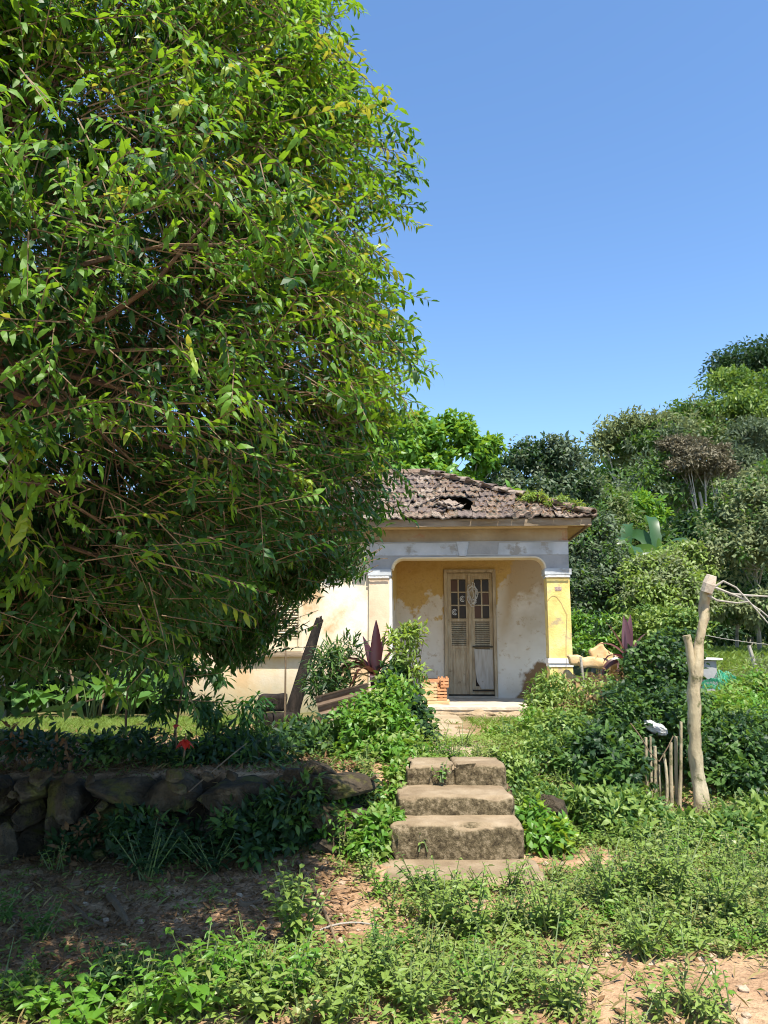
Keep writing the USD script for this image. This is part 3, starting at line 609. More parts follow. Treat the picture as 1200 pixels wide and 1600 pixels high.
def branchy(R, base, lobes, r, nb=6, sides=7, mid=.45):
    """a tapered trunk with limbs reaching into each lobe"""
    base = np.asarray(base, float); C = np.array([l[0] for l in lobes]); top = C.mean(0) * [1, 1, 1]; top[2] = C[:, 2].max()
    n = 10; tr = curve(base, base * .25 + top * .75, R.normal(size=3) * r * 2.5 * [1, 1, 0], n)
    ms = [tube(tr, np.linspace(r * 1.15, r * .4, n), sides)]
    rads = [l[1] for l in lobes]
    for id_, c in enumerate(C[:nb]):
        k = int(n * (mid + R.random() * .3)); ms.append(tube(curve(tr[min(k, n - 2)], c, [0, 0, -.1 * np.linalg.norm(c - tr[k])], 7), np.linspace(r * .45, r * .1, 7), 5))
        for q in range(3):
            e = c + rdir(R, 1)[0] * np.broadcast_to(rads[id_], 3) * .6
            ms.append(tube(curve(c * .6 + tr[k] * .4, e, (0, 0, 0), 4), np.linspace(r * .18, r * .05, 4), 4))
    return ms

def tree(name, label, base, lobes, r, n, L, mat, seed, cat='tree', group=None, W=None, kind=2, clump=0, crad=.5, barkm=None, shell=.4, droop=.25, second=None):
    R = np.random.default_rng(seed)
    t = thing(name, label, cat, base, 0, group); b = np.asarray(base, float)
    loc = [(np.asarray(c, float) - b, q) for c, q in lobes]
    main = loc; loc = list(loc)
    for c, q in main:                                  # smaller boughs break up each rounded mass
        for _ in range(4):
            dd = rdir(R, 1)[0]; dd[2] = abs(dd[2]) * .8 - .1; k_ = R.uniform(.28, .5)
            loc.append((c + dd * np.broadcast_to(q, 3) * R.uniform(.75, 1.05), tuple(np.broadcast_to(q, 3) * k_ * [1, 1, .85])))
    obj('trunk', branchy(R, (0, 0, -.2), main, r), barkm or m_greybark, t, smooth=60)
    k = 0 if not second else int(n * second[1])
    obj('crown', lobed(R, loc, n - k, L, W or L * .45, kind, shell, .5, droop, clump, crad), mat, t, kind='stuff')
    if k: obj('crown_tips', lobed(R, loc, k, L, W or L * .45, kind, shell * .4, .6, droop, max(1, clump // 2), crad), second[0], t, kind='stuff')
    return t

def bush(name, label, base, lobes, n, L, mat, seed, W=None, kind=4, clump=0, crad=.12, cat='bush', second=None, nst=7, group=None, stem=.007, shell=.6, droop=.2, stem_mat=None):
    R = np.random.default_rng(seed); t = thing(name, label, cat, base, 0, group); b = np.asarray(base, float)
    loc = [(np.asarray(c, float) - b, tuple(np.asarray(q) * 1.12)) for c, q in lobes]; n = int(n * 1.35); L = L * 1.22; W = W * 1.22 if W else None; crad = crad * 1.15
    st = []
    for c, q in loc:
        for k in range(max(2, nst // len(loc))):
            st.append(tube(curve(R.normal(size=3) * [.05, .05, 0] - [0, 0, .05], c + R.normal(size=3) * np.broadcast_to(q, 3) * .5, R.normal(size=3) * .06, 6), np.linspace(stem, stem * .35, 6), 4))
    obj('stems', st, stem_mat or m_twig, t, kind='stuff')
    k = 0 if not second else int(n * second[1])
    obj('leaves', lobed(R, loc, n - k, L, W or L * .45, kind, shell, .5, droop, clump, crad), mat, t, kind='stuff')
    if k: obj('leaf_tips', lobed(R, loc, k, L * .9, (W or L * .45) * .9, kind, shell * .4, .7, droop, max(1, clump // 2), crad), second[0], t, kind='stuff')
    return t

def herb_parts(R, h, spread, nst, nl, L, W, kind=4, lean=0.0):
    """upright weed: stems fanning from one root, leaves along them getting smaller to the tip"""
    st, P, D, N, S = [], [], [], [], []
    for k in range(nst):
        a = R.random() * 6.283; o = spread * 1.15 * R.random() ** .5
        tip = np.array([math.cos(a) * o, math.sin(a) * o, h * R.uniform(.65, 1.05)]); c = curve(R.normal(size=3) * [.02, .02, 0] * (1 + spread), tip, [math.cos(a) * o * .1, math.sin(a) * o * .1, h * .12], 6)
        st.append(tube(c, np.linspace(.0045, .0015, 6) * (1 + h), 3, False))
        m = nl
        tt = np.linspace(.18, 1, m); seg = tt * 5; i = np.minimum(seg.astype(int), 4); p = c[i] + (c[i + 1] - c[i]) * (seg - i)[:, None]
        ang = np.arange(m) * 2.4 + R.random() * 6; d = np.stack([np.cos(ang), np.sin(ang), R.uniform(-.15, .55, m)], -1)
        P.append(p); D.append(d); N.append(np.tile([0, 0, 1.0], (m, 1)) + R.normal(size=(m, 3)) * .3); S.append(1.05 - .55 * tt + R.normal(size=m) * .12)
    P, D, N, S = np.vstack(P), np.vstack(D), np.vstack(N), np.concatenate(S).clip(.3, 1.3)
    return st, leaves(P, D, N, L * S, W * S, .28, .2, kind)

def herb(name, label, base, h, spread, nst, nl, L, W, mat, seed, kind=4, cat='weed', group=None):
    R = np.random.default_rng(seed); t = thing(name, label, cat, base, 0, group)
    st, lv = herb_parts(R, h, spread, nst, nl, L, W, kind)
    obj('stems', st, m_stem, t, kind='stuff'); obj('leaves', lv, mat, t, kind='stuff')
    return t

# ---------------------------------------------------------------- the big shady tree
R = np.random.default_rng(77)
BC, BRX, BRY = np.array([-2.86, 4.4, 3.5]), 3.06, 2.35
def crown_pt(d, rr):
    """point at fraction rr of the crown's radius in direction d; egg shaped, fuller below the middle"""
    up = d[:, 2] > 0
    q = np.where(up[:, None], np.array([BRX, BRY, 5.6]), np.array([BRX, BRY, 2.0]))
    k = np.where(up, 1.62, 2.6)
    den = (np.abs(d[:, 0] / q[:, 0]) ** k + np.abs(d[:, 1] / q[:, 1]) ** k + np.abs(d[:, 2] / q[:, 2]) ** k) ** (1 / k)
    wob = 1 + (meshkit.fbm(d * 3.1 + 4, 4, 12) - .5) * .24 + (meshkit.fbm(d * 9 + 1, 3, 17) - .5) * .10
    return BC + d / den[:, None] * (rr * wob)[:, None]
tree_base = np.array([-4.7, 6.9, gz(-4.7, 6.9)])
bt = thing('shade_tree', 'huge dense broadleaf tree leaning over the left half of the yard', 'tree', tree_base)
# foliage hangs in tufts round the limb ends; between them one looks into the dark inside
def pick(n):
    d = rdir(R, n)
    keep = R.random(n) < np.where(d[:, 1] > .5, .7, 1.0)
    gap = ss(.40, .72, d @ nrm([.16, -.97, -.02]))       # the shaded, bare-twigged side of the crown towards the road
    keep &= R.random(n) > gap * .75
    holes = meshkit.fbm(d * 3.6 + 20, 3, 33)
    keep &= (holes > .37) | (R.random(n) < .2)
    return d[keep]
dc = pick(2450); dx = rdir(R, 4200); dx = dx[(dx[:, 0] > .42) & (dx[:, 1] < .45) & (dx[:, 2] > -.5)][:420]; dc = np.vstack([dc, dx]); nC = len(dc); rc = 1.0 - .34 * R.random(nC) ** 1.7; cc = crown_pt(dc, rc)
per = R.integers(5, 12, nC); ci = np.repeat(np.arange(nC), per); m_ = len(ci)
spread = R.uniform(.14, .32, nC)[ci]
off = rdir(R, m_) * (R.random(m_) ** .5 * spread)[:, None] * [1, 1, .7]
tip = cc[ci] + off; d = nrm(dc[ci] + off * .8); rr = rc[ci]
di = rdir(R, 3300); di = di[di[:, 1] > -.3]; ri = R.uniform(.35, .78, len(di))
tip = np.vstack([tip, crown_pt(di, ri)]); d = np.vstack([d, di]); rr = np.concatenate([rr, ri])
ok = (tip[:, 2] > 1.25) & (tip[:, 1] > 2.2)
tip, d, rr = tip[ok], d[ok], rr[ok]
# skirts of foliage that hang below the crown
sk = [(395, 985, 6.6, .28), (365, 1015, 6.8, .26), (515, 880, 6.2, .27), (445, 915, 6.4, .28), (330, 960, 6.6, .42), (250, 960, 6.4, .42), (170, 975, 6.4, .42), (80, 985, 6.2, .42), (20, 960, 6.0, .42), (440, 870, 6.2, .45), (300, 880, 6.4, .45), (120, 880, 6.2, .45), (0, 1010, 6.6, .3), (230, 1000, 6.8, .28)]
for sx, sy, sd, sr in sk:
    m_ = int(620 * sr); e_ = rdir(R, m_) * (R.random(m_) ** .5)[:, None] * sr * [1.15, 1.0, .8] + at(sx, sy, sd)
    tip = np.vstack([tip, e_]); d = np.vstack([d, nrm(rdir(R, m_) * .5 + [0, 0, -1.0])]); rr = np.concatenate([rr, np.full(m_, .7)])
# loose shoots: long drooping ones below, short outward ones along the outline
sp_, sd_ = [], []
for k in range(520):
    low = k < 210
    q = rdir(R, 1)[0]; q[2] = -abs(q[2]) * .8 - .25 if low else abs(q[2]) * .9 - .3
    q = nrm(q); p = crown_pt(q[None], np.array([R.uniform(.86, 1.0)]))[0]; g = nrm(q * [1, 1, .4] + R.normal(size=3) * .35 + [0, 0, -.9 if low else .05])
    for st_ in range(int(R.integers(2, 6)) if low else int(R.integers(1, 3))):
        p = p + g * (.2 if low else .16); g = nrm(g + R.normal(size=3) * .16 + [0, 0, -.14])
        if p[2] > 1.25 and p[1] > 3.0 and (p[0] < -.75 or (not low and p[0] < -.1)): sp_.append(p); sd_.append(nrm(g + [0, 0, 0]))
tip = np.vstack([tip, sp_]); d = np.vstack([d, sd_]); rr = np.concatenate([rr, np.full(len(sp_), .93)])
nT = len(tip)
tdir = nrm(d * [1, 1, .5] + rdir(R, nT) * .75 + [0, 0, -.28]); tl = R.uniform(.22, .48, nT); org = tip - tdir * tl[:, None]
tw = [sticks(org - tree_base, tip - tree_base, .0035, .0012)]
NLF = 11
tt = ((np.arange(NLF) + .6) / NLF) ** .7; T = np.tile(tt, (nT, 1)).ravel(); ix = np.repeat(np.arange(nT), NLF)
Pl = org[ix] + tdir[ix] * (tl[ix] * T)[:, None]
side = nrm(np.cross(tdir, rdir(R, nT)))[ix] * np.where(np.tile(np.arange(NLF) % 2, nT), 1, -1)[:, None]
Dl = nrm(tdir[ix] * .75 + side * .75 + rdir(R, len(ix)) * .35 + np.array([0, 0, -.26]))
Nl = nrm(np.array([0, 0, .8]) + rdir(R, len(ix)) * .55 + d[ix] * .35)
Ll = R.uniform(.055, .098, len(ix)) * np.where(tip[ix, 0] > -1.3, .82, 1.0); Wl = Ll * R.uniform(.31, .43, len(ix))
# yellow-green young twig ends; lighter leaves on sunward twigs put sunlight into the colour
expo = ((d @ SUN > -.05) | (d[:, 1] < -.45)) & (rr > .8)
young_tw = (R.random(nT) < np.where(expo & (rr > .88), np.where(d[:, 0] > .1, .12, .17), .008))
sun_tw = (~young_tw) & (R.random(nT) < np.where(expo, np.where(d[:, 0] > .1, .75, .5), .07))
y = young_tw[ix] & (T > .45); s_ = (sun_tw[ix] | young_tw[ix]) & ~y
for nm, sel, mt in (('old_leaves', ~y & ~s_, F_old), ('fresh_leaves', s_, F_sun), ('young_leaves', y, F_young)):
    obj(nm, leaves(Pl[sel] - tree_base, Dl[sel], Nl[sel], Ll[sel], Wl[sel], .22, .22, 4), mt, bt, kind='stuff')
# limbs: several stems from one stool, limbs fanning to the crown, then branches and long twigs
stems, limb_pts = [], []
for k, (tx, ty, tz, r) in enumerate(((-2.2, 4.2, 4.6, .10), (-1.4, 4.9, 4.3, .095), (-3.0, 4.6, 6.0, .11), (-2.0, 6.2, 6.2, .10), (-4.2, 5.0, 5.6, .10), (-1.0, 6.3, 3.6, .07), (-2.3, 3.6, 3.0, .075), (-3.4, 3.4, 4.2, .08), (-1.5, 4.4, 5.8, .075))):
    b = np.array([math.cos(k * 2.4) * .18, math.sin(k * 2.4) * .18, -.15]); e = np.array([tx, ty, tz]) - tree_base
    c = curve(b, e, [R.normal() * .5 - .2, R.normal() * .45, R.uniform(-.7, .9)], 14); c[1:-1] += R.normal(size=(12, 3)) * .035
    stems.append(tube(c, np.linspace(r, r * .35, 14), 9)); limb_pts.append(c[4:])
LP = np.vstack(limb_pts); branches = []
ends = []
for k in range(420):
    e = tip[R.integers(nT)] * 1.0 - tree_base; e = e + (np.array(BC) - tree_base - e) * R.uniform(.02, .2)
    dd = np.linalg.norm(LP - e, axis=1) + R.random(len(LP)) * .4; j = int(np.argmin(dd)); a = LP[j]; ln = np.linalg.norm(e - a)
    c = curve(a, e, R.normal(size=3) * ln * .14 + [0, 0, ln * .10], 8); c[1:-1] += R.normal(size=(6, 3)) * .018
    branches.append(tube(c, np.linspace(.013 + .007 * ln, .004, 8), 5)); ends.append(c[3:])
EP = np.vstack(ends)
j = R.integers(0, len(EP), 3600); far = EP[j] + nrm(R.normal(size=(3600, 3)) + [0, 0, -.25]) * R.uniform(.25, .9, 3600)[:, None]
rel = far + tree_base - BC; qn = rel / np.array([BRX, BRY, 1]); qn[:, 2] = rel[:, 2] / np.where(rel[:, 2] > 0, 5.6, 2.0)
inside = (np.abs(qn) ** 1.5).sum(1) < .9
tw.append(sticks(EP[j][inside], far[inside], .0045, .0018))
obj('trunk', stems, m_bark, bt, smooth=60); obj('branches', branches, m_bark, bt, smooth=60, kind='stuff'); obj('twigs', tw, m_twig, bt, kind='stuff')
# ---------------------------------------------------------------- trees behind the house and up the hillside
def LB(px, py, d, w, h=None, dep=None):
    """lobe at that place, w and h its full size in the photograph's pixels at that distance"""
    s = d * .986 / FPX / 2; h = h or w
    return at(px, py, d), (w * s, (dep or w) * s, h * s)
def gbase(px, d, off=0.0):
    p = at(px, 1000, d); return np.array([p[0] + off, p[1], gz(p[0] + off, p[1])])
GT = 'trees behind the house'
tree('broad_tree', 'bright green creeper-hung tree rising right behind the roof peak', gbase(690, 21), [LB(640, 740, 21, 130, 150), LB(700, 710, 21, 110, 120), LB(745, 725, 21.5, 80, 110), LB(600, 760, 20, 140, 160), LB(700, 790, 20.5, 160, 110), LB(668, 672, 21, 60, 70)], .2, 9500, .22, F_bright, 101, W=.13, kind=4, clump=150, crad=.34)
tree('broad_tree', 'dark rounded tree behind the sloping right side of the roof', gbase(850, 23), [LB(800, 755, 23, 110, 120), LB(850, 735, 23, 110, 110), LB(895, 755, 23.5, 90, 110), LB(840, 800, 23, 190, 120), LB(900, 800, 22.5, 90, 120), LB(775, 790, 22, 90, 100)], .2, 11500, .17, F_dark, 102, W=.085, kind=4, clump=190, crad=.36, second=(F_grey, .5))
tree('broad_tree', 'olive scrubby tree between the dark tree and the airy crown', gbase(925, 27), [LB(915, 800, 27, 100, 120), LB(940, 830, 26, 110, 140), LB(900, 850, 25, 100, 140)], .16, 6500, .2, F_mid, 103, kind=2, clump=130, crad=.35, second=(F_pale, .3))
tree('airy_tree', 'tall airy pale tree with sky showing through its crown', gbase(985, 42), [LB(985, 680, 42, 90, 60), LB(950, 705, 42, 70, 60), LB(1030, 685, 42, 90, 60), LB(1000, 720, 42, 60, 40)], .3, 7000, .3, F_pale, 104, kind=2, clump=120, crad=.7, second=(F_pale2, .3))
tree('broad_tree', 'olive round-headed tree below the tallest crown on the hillside', gbase(1075, 46), [LB(1075, 660, 46, 70, 60), LB(1060, 690, 46, 70, 60), LB(1100, 690, 45, 80, 70)], .3, 6000, .3, F_mid, 105, kind=2, clump=90, crad=.75, second=(F_pale, .3))
tree('tall_tree', 'tallest dark crown at the top of the wooded hillside', gbase(1165, 54), [LB(1165, 575, 54, 110, 60), LB(1205, 570, 54, 110, 70), LB(1130, 600, 54, 60, 60), LB(1240, 600, 54, 120, 120)], .45, 8000, .34, F_dark, 106, kind=2, clump=110, crad=.95)
tree('tall_tree', 'big bright green crown just under the tallest tree on the hill', gbase(1165, 47), [LB(1140, 615, 47, 90, 70), LB(1185, 610, 47, 90, 70), LB(1160, 655, 46, 120, 80), LB(1210, 660, 46, 120, 100), LB(1120, 650, 47, 50, 50)], .4, 10500, .3, F_mid, 107, kind=2, clump=150, crad=.8, second=(F_weed, .4))
tree('slender_tree', 'greyish-brown flat crown on a slender pale forked trunk', gbase(1108, 36), [LB(1100, 715, 36, 85, 45), LB(1075, 735, 36, 60, 40), LB(1125, 740, 36, 55, 40), LB(1060, 705, 37, 60, 40)], .17, 6500, .2, F_brownc, 108, kind=2, clump=120, crad=.4)
tree('broad_tree', 'dull green tree filling the slope left of the slender trunk', gbase(1035, 38), [LB(1030, 750, 38, 110, 80), LB(1000, 790, 37, 110, 90), LB(1065, 790, 38, 110, 110), LB(1120, 800, 40, 120, 120), LB(1030, 700, 41, 120, 60)], .3, 10000, .28, F_mid, 109, kind=2, clump=150, crad=.7, second=(F_grey, .4))
tree('broad_tree', 'pale feathery tree on the hillside above the right edge', gbase(1185, 41), [LB(1180, 700, 41, 90, 90), LB(1215, 720, 41, 100, 110), LB(1155, 745, 40, 70, 80), LB(1190, 770, 39, 90, 90)], .3, 7500, .28, F_grey, 110, kind=2, clump=110, crad=.7)
tree('shrubby_tree', 'small tree with fresh yellow-green leaves above the banana plants', gbase(1005, 31), [LB(1000, 800, 31, 60, 60), LB(1015, 820, 31, 60, 50)], .1, 1500, .28, F_bright, 111, kind=2, clump=30, crad=.4)
tree('shrubby_tree', 'large pale-leaved tree at the right edge, dark underneath', gbase(1185, 18), [LB(1165, 800, 18, 110, 110), LB(1210, 780, 18, 120, 120), LB(1150, 860, 17.5, 110, 100), LB(1195, 880, 17, 120, 130), LB(1230, 840, 17, 120, 160), LB(1135, 835, 18.5, 70, 90), LB(1190, 960, 17, 130, 80)], .05, 17000, .13, F_pale2, 112, kind=4, clump=210, crad=.28, second=(F_mid, .2))
tree('shrubby_tree', 'dark leafy thicket behind the cut trunk, above the meadow', gbase(1150, 21), [LB(1150, 950, 20, 130, 110), LB(1200, 960, 20, 130, 110), LB(1105, 960, 20.5, 90, 100), LB(1180, 900, 20.5, 140, 100)], .05, 7000, .16, F_dark, 113, kind=2, clump=120, crad=.35)
tree('shrubby_tree', 'silver-leaved bushy tree close to the right side of the house', gbase(930, 18.5), [LB(930, 880, 18.5, 90, 110), LB(958, 915, 18, 80, 90), LB(915, 940, 18, 80, 100), LB(960, 950, 17.5, 100, 90), LB(930, 835, 19, 70, 80)], .15, 11500, .13, F_grey, 114, kind=4, clump=190, crad=.27, second=(F_mid, .25))
tree('shrubby_tree', 'light green bushy tree between the silver bush and the cut trunk', gbase(1040, 17), [LB(1030, 905, 17, 100, 70), LB(1070, 890, 17.5, 90, 80), LB(1015, 940, 16.5, 100, 70), LB(1075, 940, 16.5, 90, 70)], .12, 11000, .12, F_weed, 115, kind=4, clump=180, crad=.25, second=(F_pale2, .35))
tree('shrubby_tree', 'low bright green bush beside the yellow column', gbase(925, 15.5), [LB(925, 985, 15.5, 90, 50), LB(965, 990, 15.5, 80, 50), LB(935, 1015, 15, 100, 50)], .06, 5000, .10, F_bright, 116, kind=4, clump=110, crad=.2, second=(F_dark, .35), cat='bush')
tree('shrubby_tree', 'sunny green shrub behind the pink-leaved plant', gbase(1040, 14.5), [LB(1030, 985, 14.5, 110, 70), LB(1075, 1000, 14, 70, 80), LB(1000, 1010, 14.5, 70, 60)], .06, 5000, .10, F_weed, 117, kind=4, clump=100, crad=.2, second=(F_mid, .4), cat='bush')
for i, (px, d, lob, mt, m2, lab) in enumerate((
        (1110, 25, [(1105, 990, 90, 80), (1080, 950, 80, 90)], F_dark, F_mid, 'dark undergrowth closing the meadow behind the cut trunk'),
        (1170, 25.5, [(1170, 985, 100, 90), (1215, 985, 100, 100), (1190, 930, 120, 90)], F_dark, F_mid, 'dark undergrowth closing the meadow at the right edge'),
        (1045, 27, [(1045, 880, 100, 90), (1085, 850, 90, 90), (1060, 940, 110, 90)], F_dark, F_mid, 'shadowy trees behind the banana plants on the slope'),
        (1110, 29, [(1110, 875, 110, 80), (1155, 850, 100, 90)], F_dark, F_mid, 'shadowy trees under the slender forked trunk'),
        (985, 28, [(985, 860, 80, 90), (960, 830, 70, 80), (1010, 900, 80, 80)], F_mid, F_pale, 'mixed green trees behind the silver bush'))):
    tree('thicket', lab, gbase(px, d), [LB(a, b, d + .3 * k, w, h) for k, (a, b, w, h) in enumerate(lob)], .12, 5200, .24, mt, 170 + i, kind=2, clump=90, crad=.45, second=(m2, .35))
# behind the shady tree, to the left
for i, (px, d, lob, mt, n, lab) in enumerate((
        (40, 19, [(20, 800, 150, 150), (90, 830, 140, 140), (30, 900, 160, 140), (110, 920, 140, 130)], F_mid, 5200, 'mid green tree far left, glimpsed through the shady branches'),
        (200, 20, [(170, 880, 160, 150), (240, 860, 150, 150), (200, 950, 170, 130)], F_dark, 5200, 'dark tree behind the broad-leaved plants, left of the house'),
        (330, 22, [(320, 800, 150, 160), (380, 830, 140, 150), (300, 880, 150, 150), (420, 770, 140, 150)], F_mid, 4800, 'green tree behind the hidden left end of the house roof'),
        (510, 23, [(500, 770, 160, 160), (560, 740, 150, 170)], F_mid, 4200, 'green tree behind the roof ridge, mostly covered by the shady tree'),
        (-90, 17, [(-60, 850, 200, 220), (-120, 780, 200, 240), (-40, 950, 190, 160)], F_dark, 5200, 'dark tree at the far left edge of the yard'))):
    tree('broad_tree', lab, gbase(px, d), [LB(a, b, d + .3 * k, w, h) for k, (a, b, w, h) in enumerate(lob)], .17, n, .2, mt, 130 + i, kind=2, clump=90, crad=.45)
# dark thicket just behind the sunny broad leaves
for i, (px, d, w, lab) in enumerate(((20, 12.6, 130, 'dark shaded thicket behind the leftmost broad leaves'), (125, 12.8, 120, 'dark shaded thicket behind the middle of the broad leaves'), (225, 13.2, 120, 'dark shaded thicket beside the left end of the house'), (-90, 12.0, 150, 'dark shaded thicket at the left picture edge'))):
    tree('thicket', lab, gbase(px, d), [LB(px, 1000, d, w, 130), LB(px + 25, 940, d + .4, w * 1.1, 120), LB(px - 30, 1045, d, w * .9, 90), LB(px, 880, d + .8, w * 1.2, 120), LB(px + 10, 1085, d - .2, w * 1.1, 60)], .05, 7500, .17, F_dark, 150 + i, kind=2, W=.06, droop=.8, clump=60, crad=.3, cat='bush')
R = np.random.default_rng(40)
for i, (px, d, lean, lab) in enumerate(((8, 11.6, .1, 'pale bare stem at the far left behind the broad leaves'), (18, 11.7, -.12, 'second pale bare stem leaning beside the far left one'), (160, 12.0, .1, 'dark thin stem behind the broad leaves, right of the middle'), (188, 12.1, .02, 'reddish thin stem standing in the thicket behind the largest leaf'), (140, 11.9, -.25, 'thin pale slanting stem in the thicket'))):
    b = gbase(px, d); t = thing('bare_sapling', lab, 'trunk', b)
    obj('trunk', tube(curve((0, 0, -.1), (lean * 3, .1, 2.4), R.normal(size=3) * .12, 9), np.linspace(.028, .014, 9), 6), m_greybark if i in (0, 1) else m_twig, t, smooth=60)
    obj('side_branch', tube(curve((lean * 1.2, .04, .9), (lean * 1.2 + .35 * (-1) ** i, .1, 2.0), R.normal(size=3) * .05, 6), np.linspace(.014, .007, 6), 5), m_greybark if i in (0, 1) else m_twig, t)
# the rest of the wood closes the hillside
R = np.random.default_rng(60)
Pw = []
for k in range(60):
    y = R.uniform(48, 120); x = R.uniform(-.75, .85) * y; z = gz(x, y)
    if x < -5 or True: Pw.append((x, y, z, R.uniform(3, 5.5)))
wood_l, wood_t = [], []
for x, y, z, r in Pw:
    hh = R.uniform(3, 6) if x < .42 * y else R.uniform(6, 10)
    wood_l.append(lobed(R, [((x, y, z + hh * .5), (r, r, hh * .5)), ((x + R.normal() * 2, y + R.normal() * 2, z + hh * .75), (r * .6, r * .6, hh * .35))], 480, 1.0, .7, 2, .3, clump=24, crad=1.5))
    wood_t.append(tube(np.array([[x, y, z - .3], [x, y, z + hh * .7]]), [.25, .1], 5))
obj('far_forest', wood_l, F_mid, kind='stuff', label='distant mixed forest covering the hills behind', cat='forest')
obj('far_forest_undergrowth', wood_t, m_greybark, kind='stuff', label='trunks of the distant forest on the hills', cat='forest')

# ---------------------------------------------------------------- big single leaves: banana, taro, cordyline
def blade(base, dirn, L, W, arch=.4, fold=.25, n=7, shape='lance', roll=0.0, petiole=0.0):
    """one long arching leaf: a folded strip along a curve that bends down"""
    base = np.asarray(base, float); d = nrm(np.asarray(dirn, float)); pts = [base]; st = L / (n - 1)
    for k in range(n - 1):
        d = nrm(d + np.array([0, 0, -arch * (k + .5) / n * .6])); pts.append(pts[-1] + d * st)
    pts = np.array(pts); t = nrm(np.gradient(pts, axis=0)); s = nrm(np.cross(t, [0, 0, 1.0]) + 1e-6)
    if roll: s = nrm(s * math.cos(roll) + np.cross(t, s) * math.sin(roll))
    u = np.cross(s, t); x = np.linspace(0, 1, n)
    if shape == 'lance': w = np.sin(np.pi * np.clip(x * .93 + .05, 0, 1) ** .8) ** .9
    elif shape == 'heart': w = np.interp(x, [0, .08, .25, .5, .8, 1], [.55, .85, 1, .82, .38, .02])
    else: w = np.interp(x, [0, .1, .3, .7, .92, 1], [.1, .7, 1, .95, .5, .05])
    if shape == 'banana': w = w * (1 - .2 * np.random.default_rng(int(abs(base[2]) * 997) + int(L * 100)).random(n) * (x > .15))
    w = np.maximum(w, .02) * W / 2
    v = np.vstack([pts - s * w[:, None] + u * (fold * w)[:, None], pts, pts + s * w[:, None] + u * (fold * w)[:, None]])
    f = []
    for k in range(n - 1):
        f += [(k, k + 1, n + k + 1), (k, n + k + 1, n + k), (n + k, n + k + 1, 2 * n + k + 1), (n + k, 2 * n + k + 1, 2 * n + k)]
    return v, np.array(f)

def cordyline(name, label, base, hs, leavesl, mat, seed, L=.5, W=.10):
    t = thing(name, label, 'plant', base); R = np.random.default_rng(seed)
    obj('stem', tube(curve((0, 0, -.1), (0, 0, hs), (.04, 0, 0), 6), np.linspace(.022, .016, 6), 6), m_twig, t)
    for (az, el, l, ar, m2) in leavesl:
        d = np.array([math.cos(az) * math.cos(el), math.sin(az) * math.cos(el), math.sin(el)])
        obj('leaf', blade((0, 0, hs + R.uniform(-.10, .04)), d, L * l, W * (.8 + .4 * R.random()), ar, .3, 8, 'lance', R.normal() * .3), m2 or mat, t, smooth=True)
    return t
rad = math.radians
c1 = at(588, 1090, 9.7); c1[2] = gz(c1[0], c1[1])
F_purple2 = foliage('bronze_leaf', [(.05, .018, .016), (.10, .04, .03), (.16, .08, .05)], trans=(.25, .1, .05), fac=.2, rough=.3, spec=.55)
cordyline('cordyline', 'dark purple long-leaved plant in front of the pink column', c1, .66, [(rad(95), rad(86), 1.1, .05, None), (rad(50), rad(74), 1.05, .12, None), (rad(135), rad(70), 1.0, .2, None), (rad(10), rad(62), .95, .5, None), (rad(165), rad(58), 1.0, .8, None),
    (rad(185), rad(48), 1.15, 1.2, None), (rad(205), rad(36), 1.15, 1.3, F_purple2), (rad(170), rad(28), 1.1, 1.2, F_purple2), (rad(-5), rad(44), 1.1, 1.2, F_purple2), (rad(-25), rad(34), 1.1, 1.3, F_purple2), (rad(15), rad(25), 1.0, 1.2, None), (rad(-50), rad(40), 1.0, 1.4, F_purple2),
    (rad(235), rad(42), 1.0, 1.4, F_purple2), (rad(265), rad(35), .9, 1.5, None), (rad(-75), rad(20), .9, 1.3, F_purple2), (rad(220), rad(8), .9, 1.0, F_purple2), (rad(-35), rad(2), .9, 1.0, None), (rad(285), rad(0), .85, 1.0, F_purple2)], F_purple, 7, .62, .125)
c2 = at(985, 1080, 10.6); c2[2] = gz(c2[0], c2[1])
cordyline('cordyline', 'pinkish purple long-leaved plant above the ochre slabs', c2, at(985, 1030, 10.6)[2] - c2[2], [(rad(95), rad(82), 1.05, .1, F_pink), (rad(55), rad(76), 1.0, .25, F_pink), (rad(75), rad(80), .95, .1, None), (rad(5), rad(56), 1.05, 1.1, F_pink), (rad(20), rad(66), .95, .6, F_pink), (rad(150), rad(68), 1.0, .3, None), (rad(170), rad(52), .85, .8, F_pink), (rad(200), rad(45), .8, 1.1, None), (rad(230), rad(36), .75, 1.4, F_purple2), (rad(-30), rad(30), .8, 1.4, None), (rad(-80), rad(45), .75, 1.6, None), (rad(265), rad(35), .75, 1.5, F_purple2), (rad(180), rad(12), .75, 1.1, F_purple2), (rad(300), rad(50), .75, 1.5, None)], F_purple, 8, .62, .105)

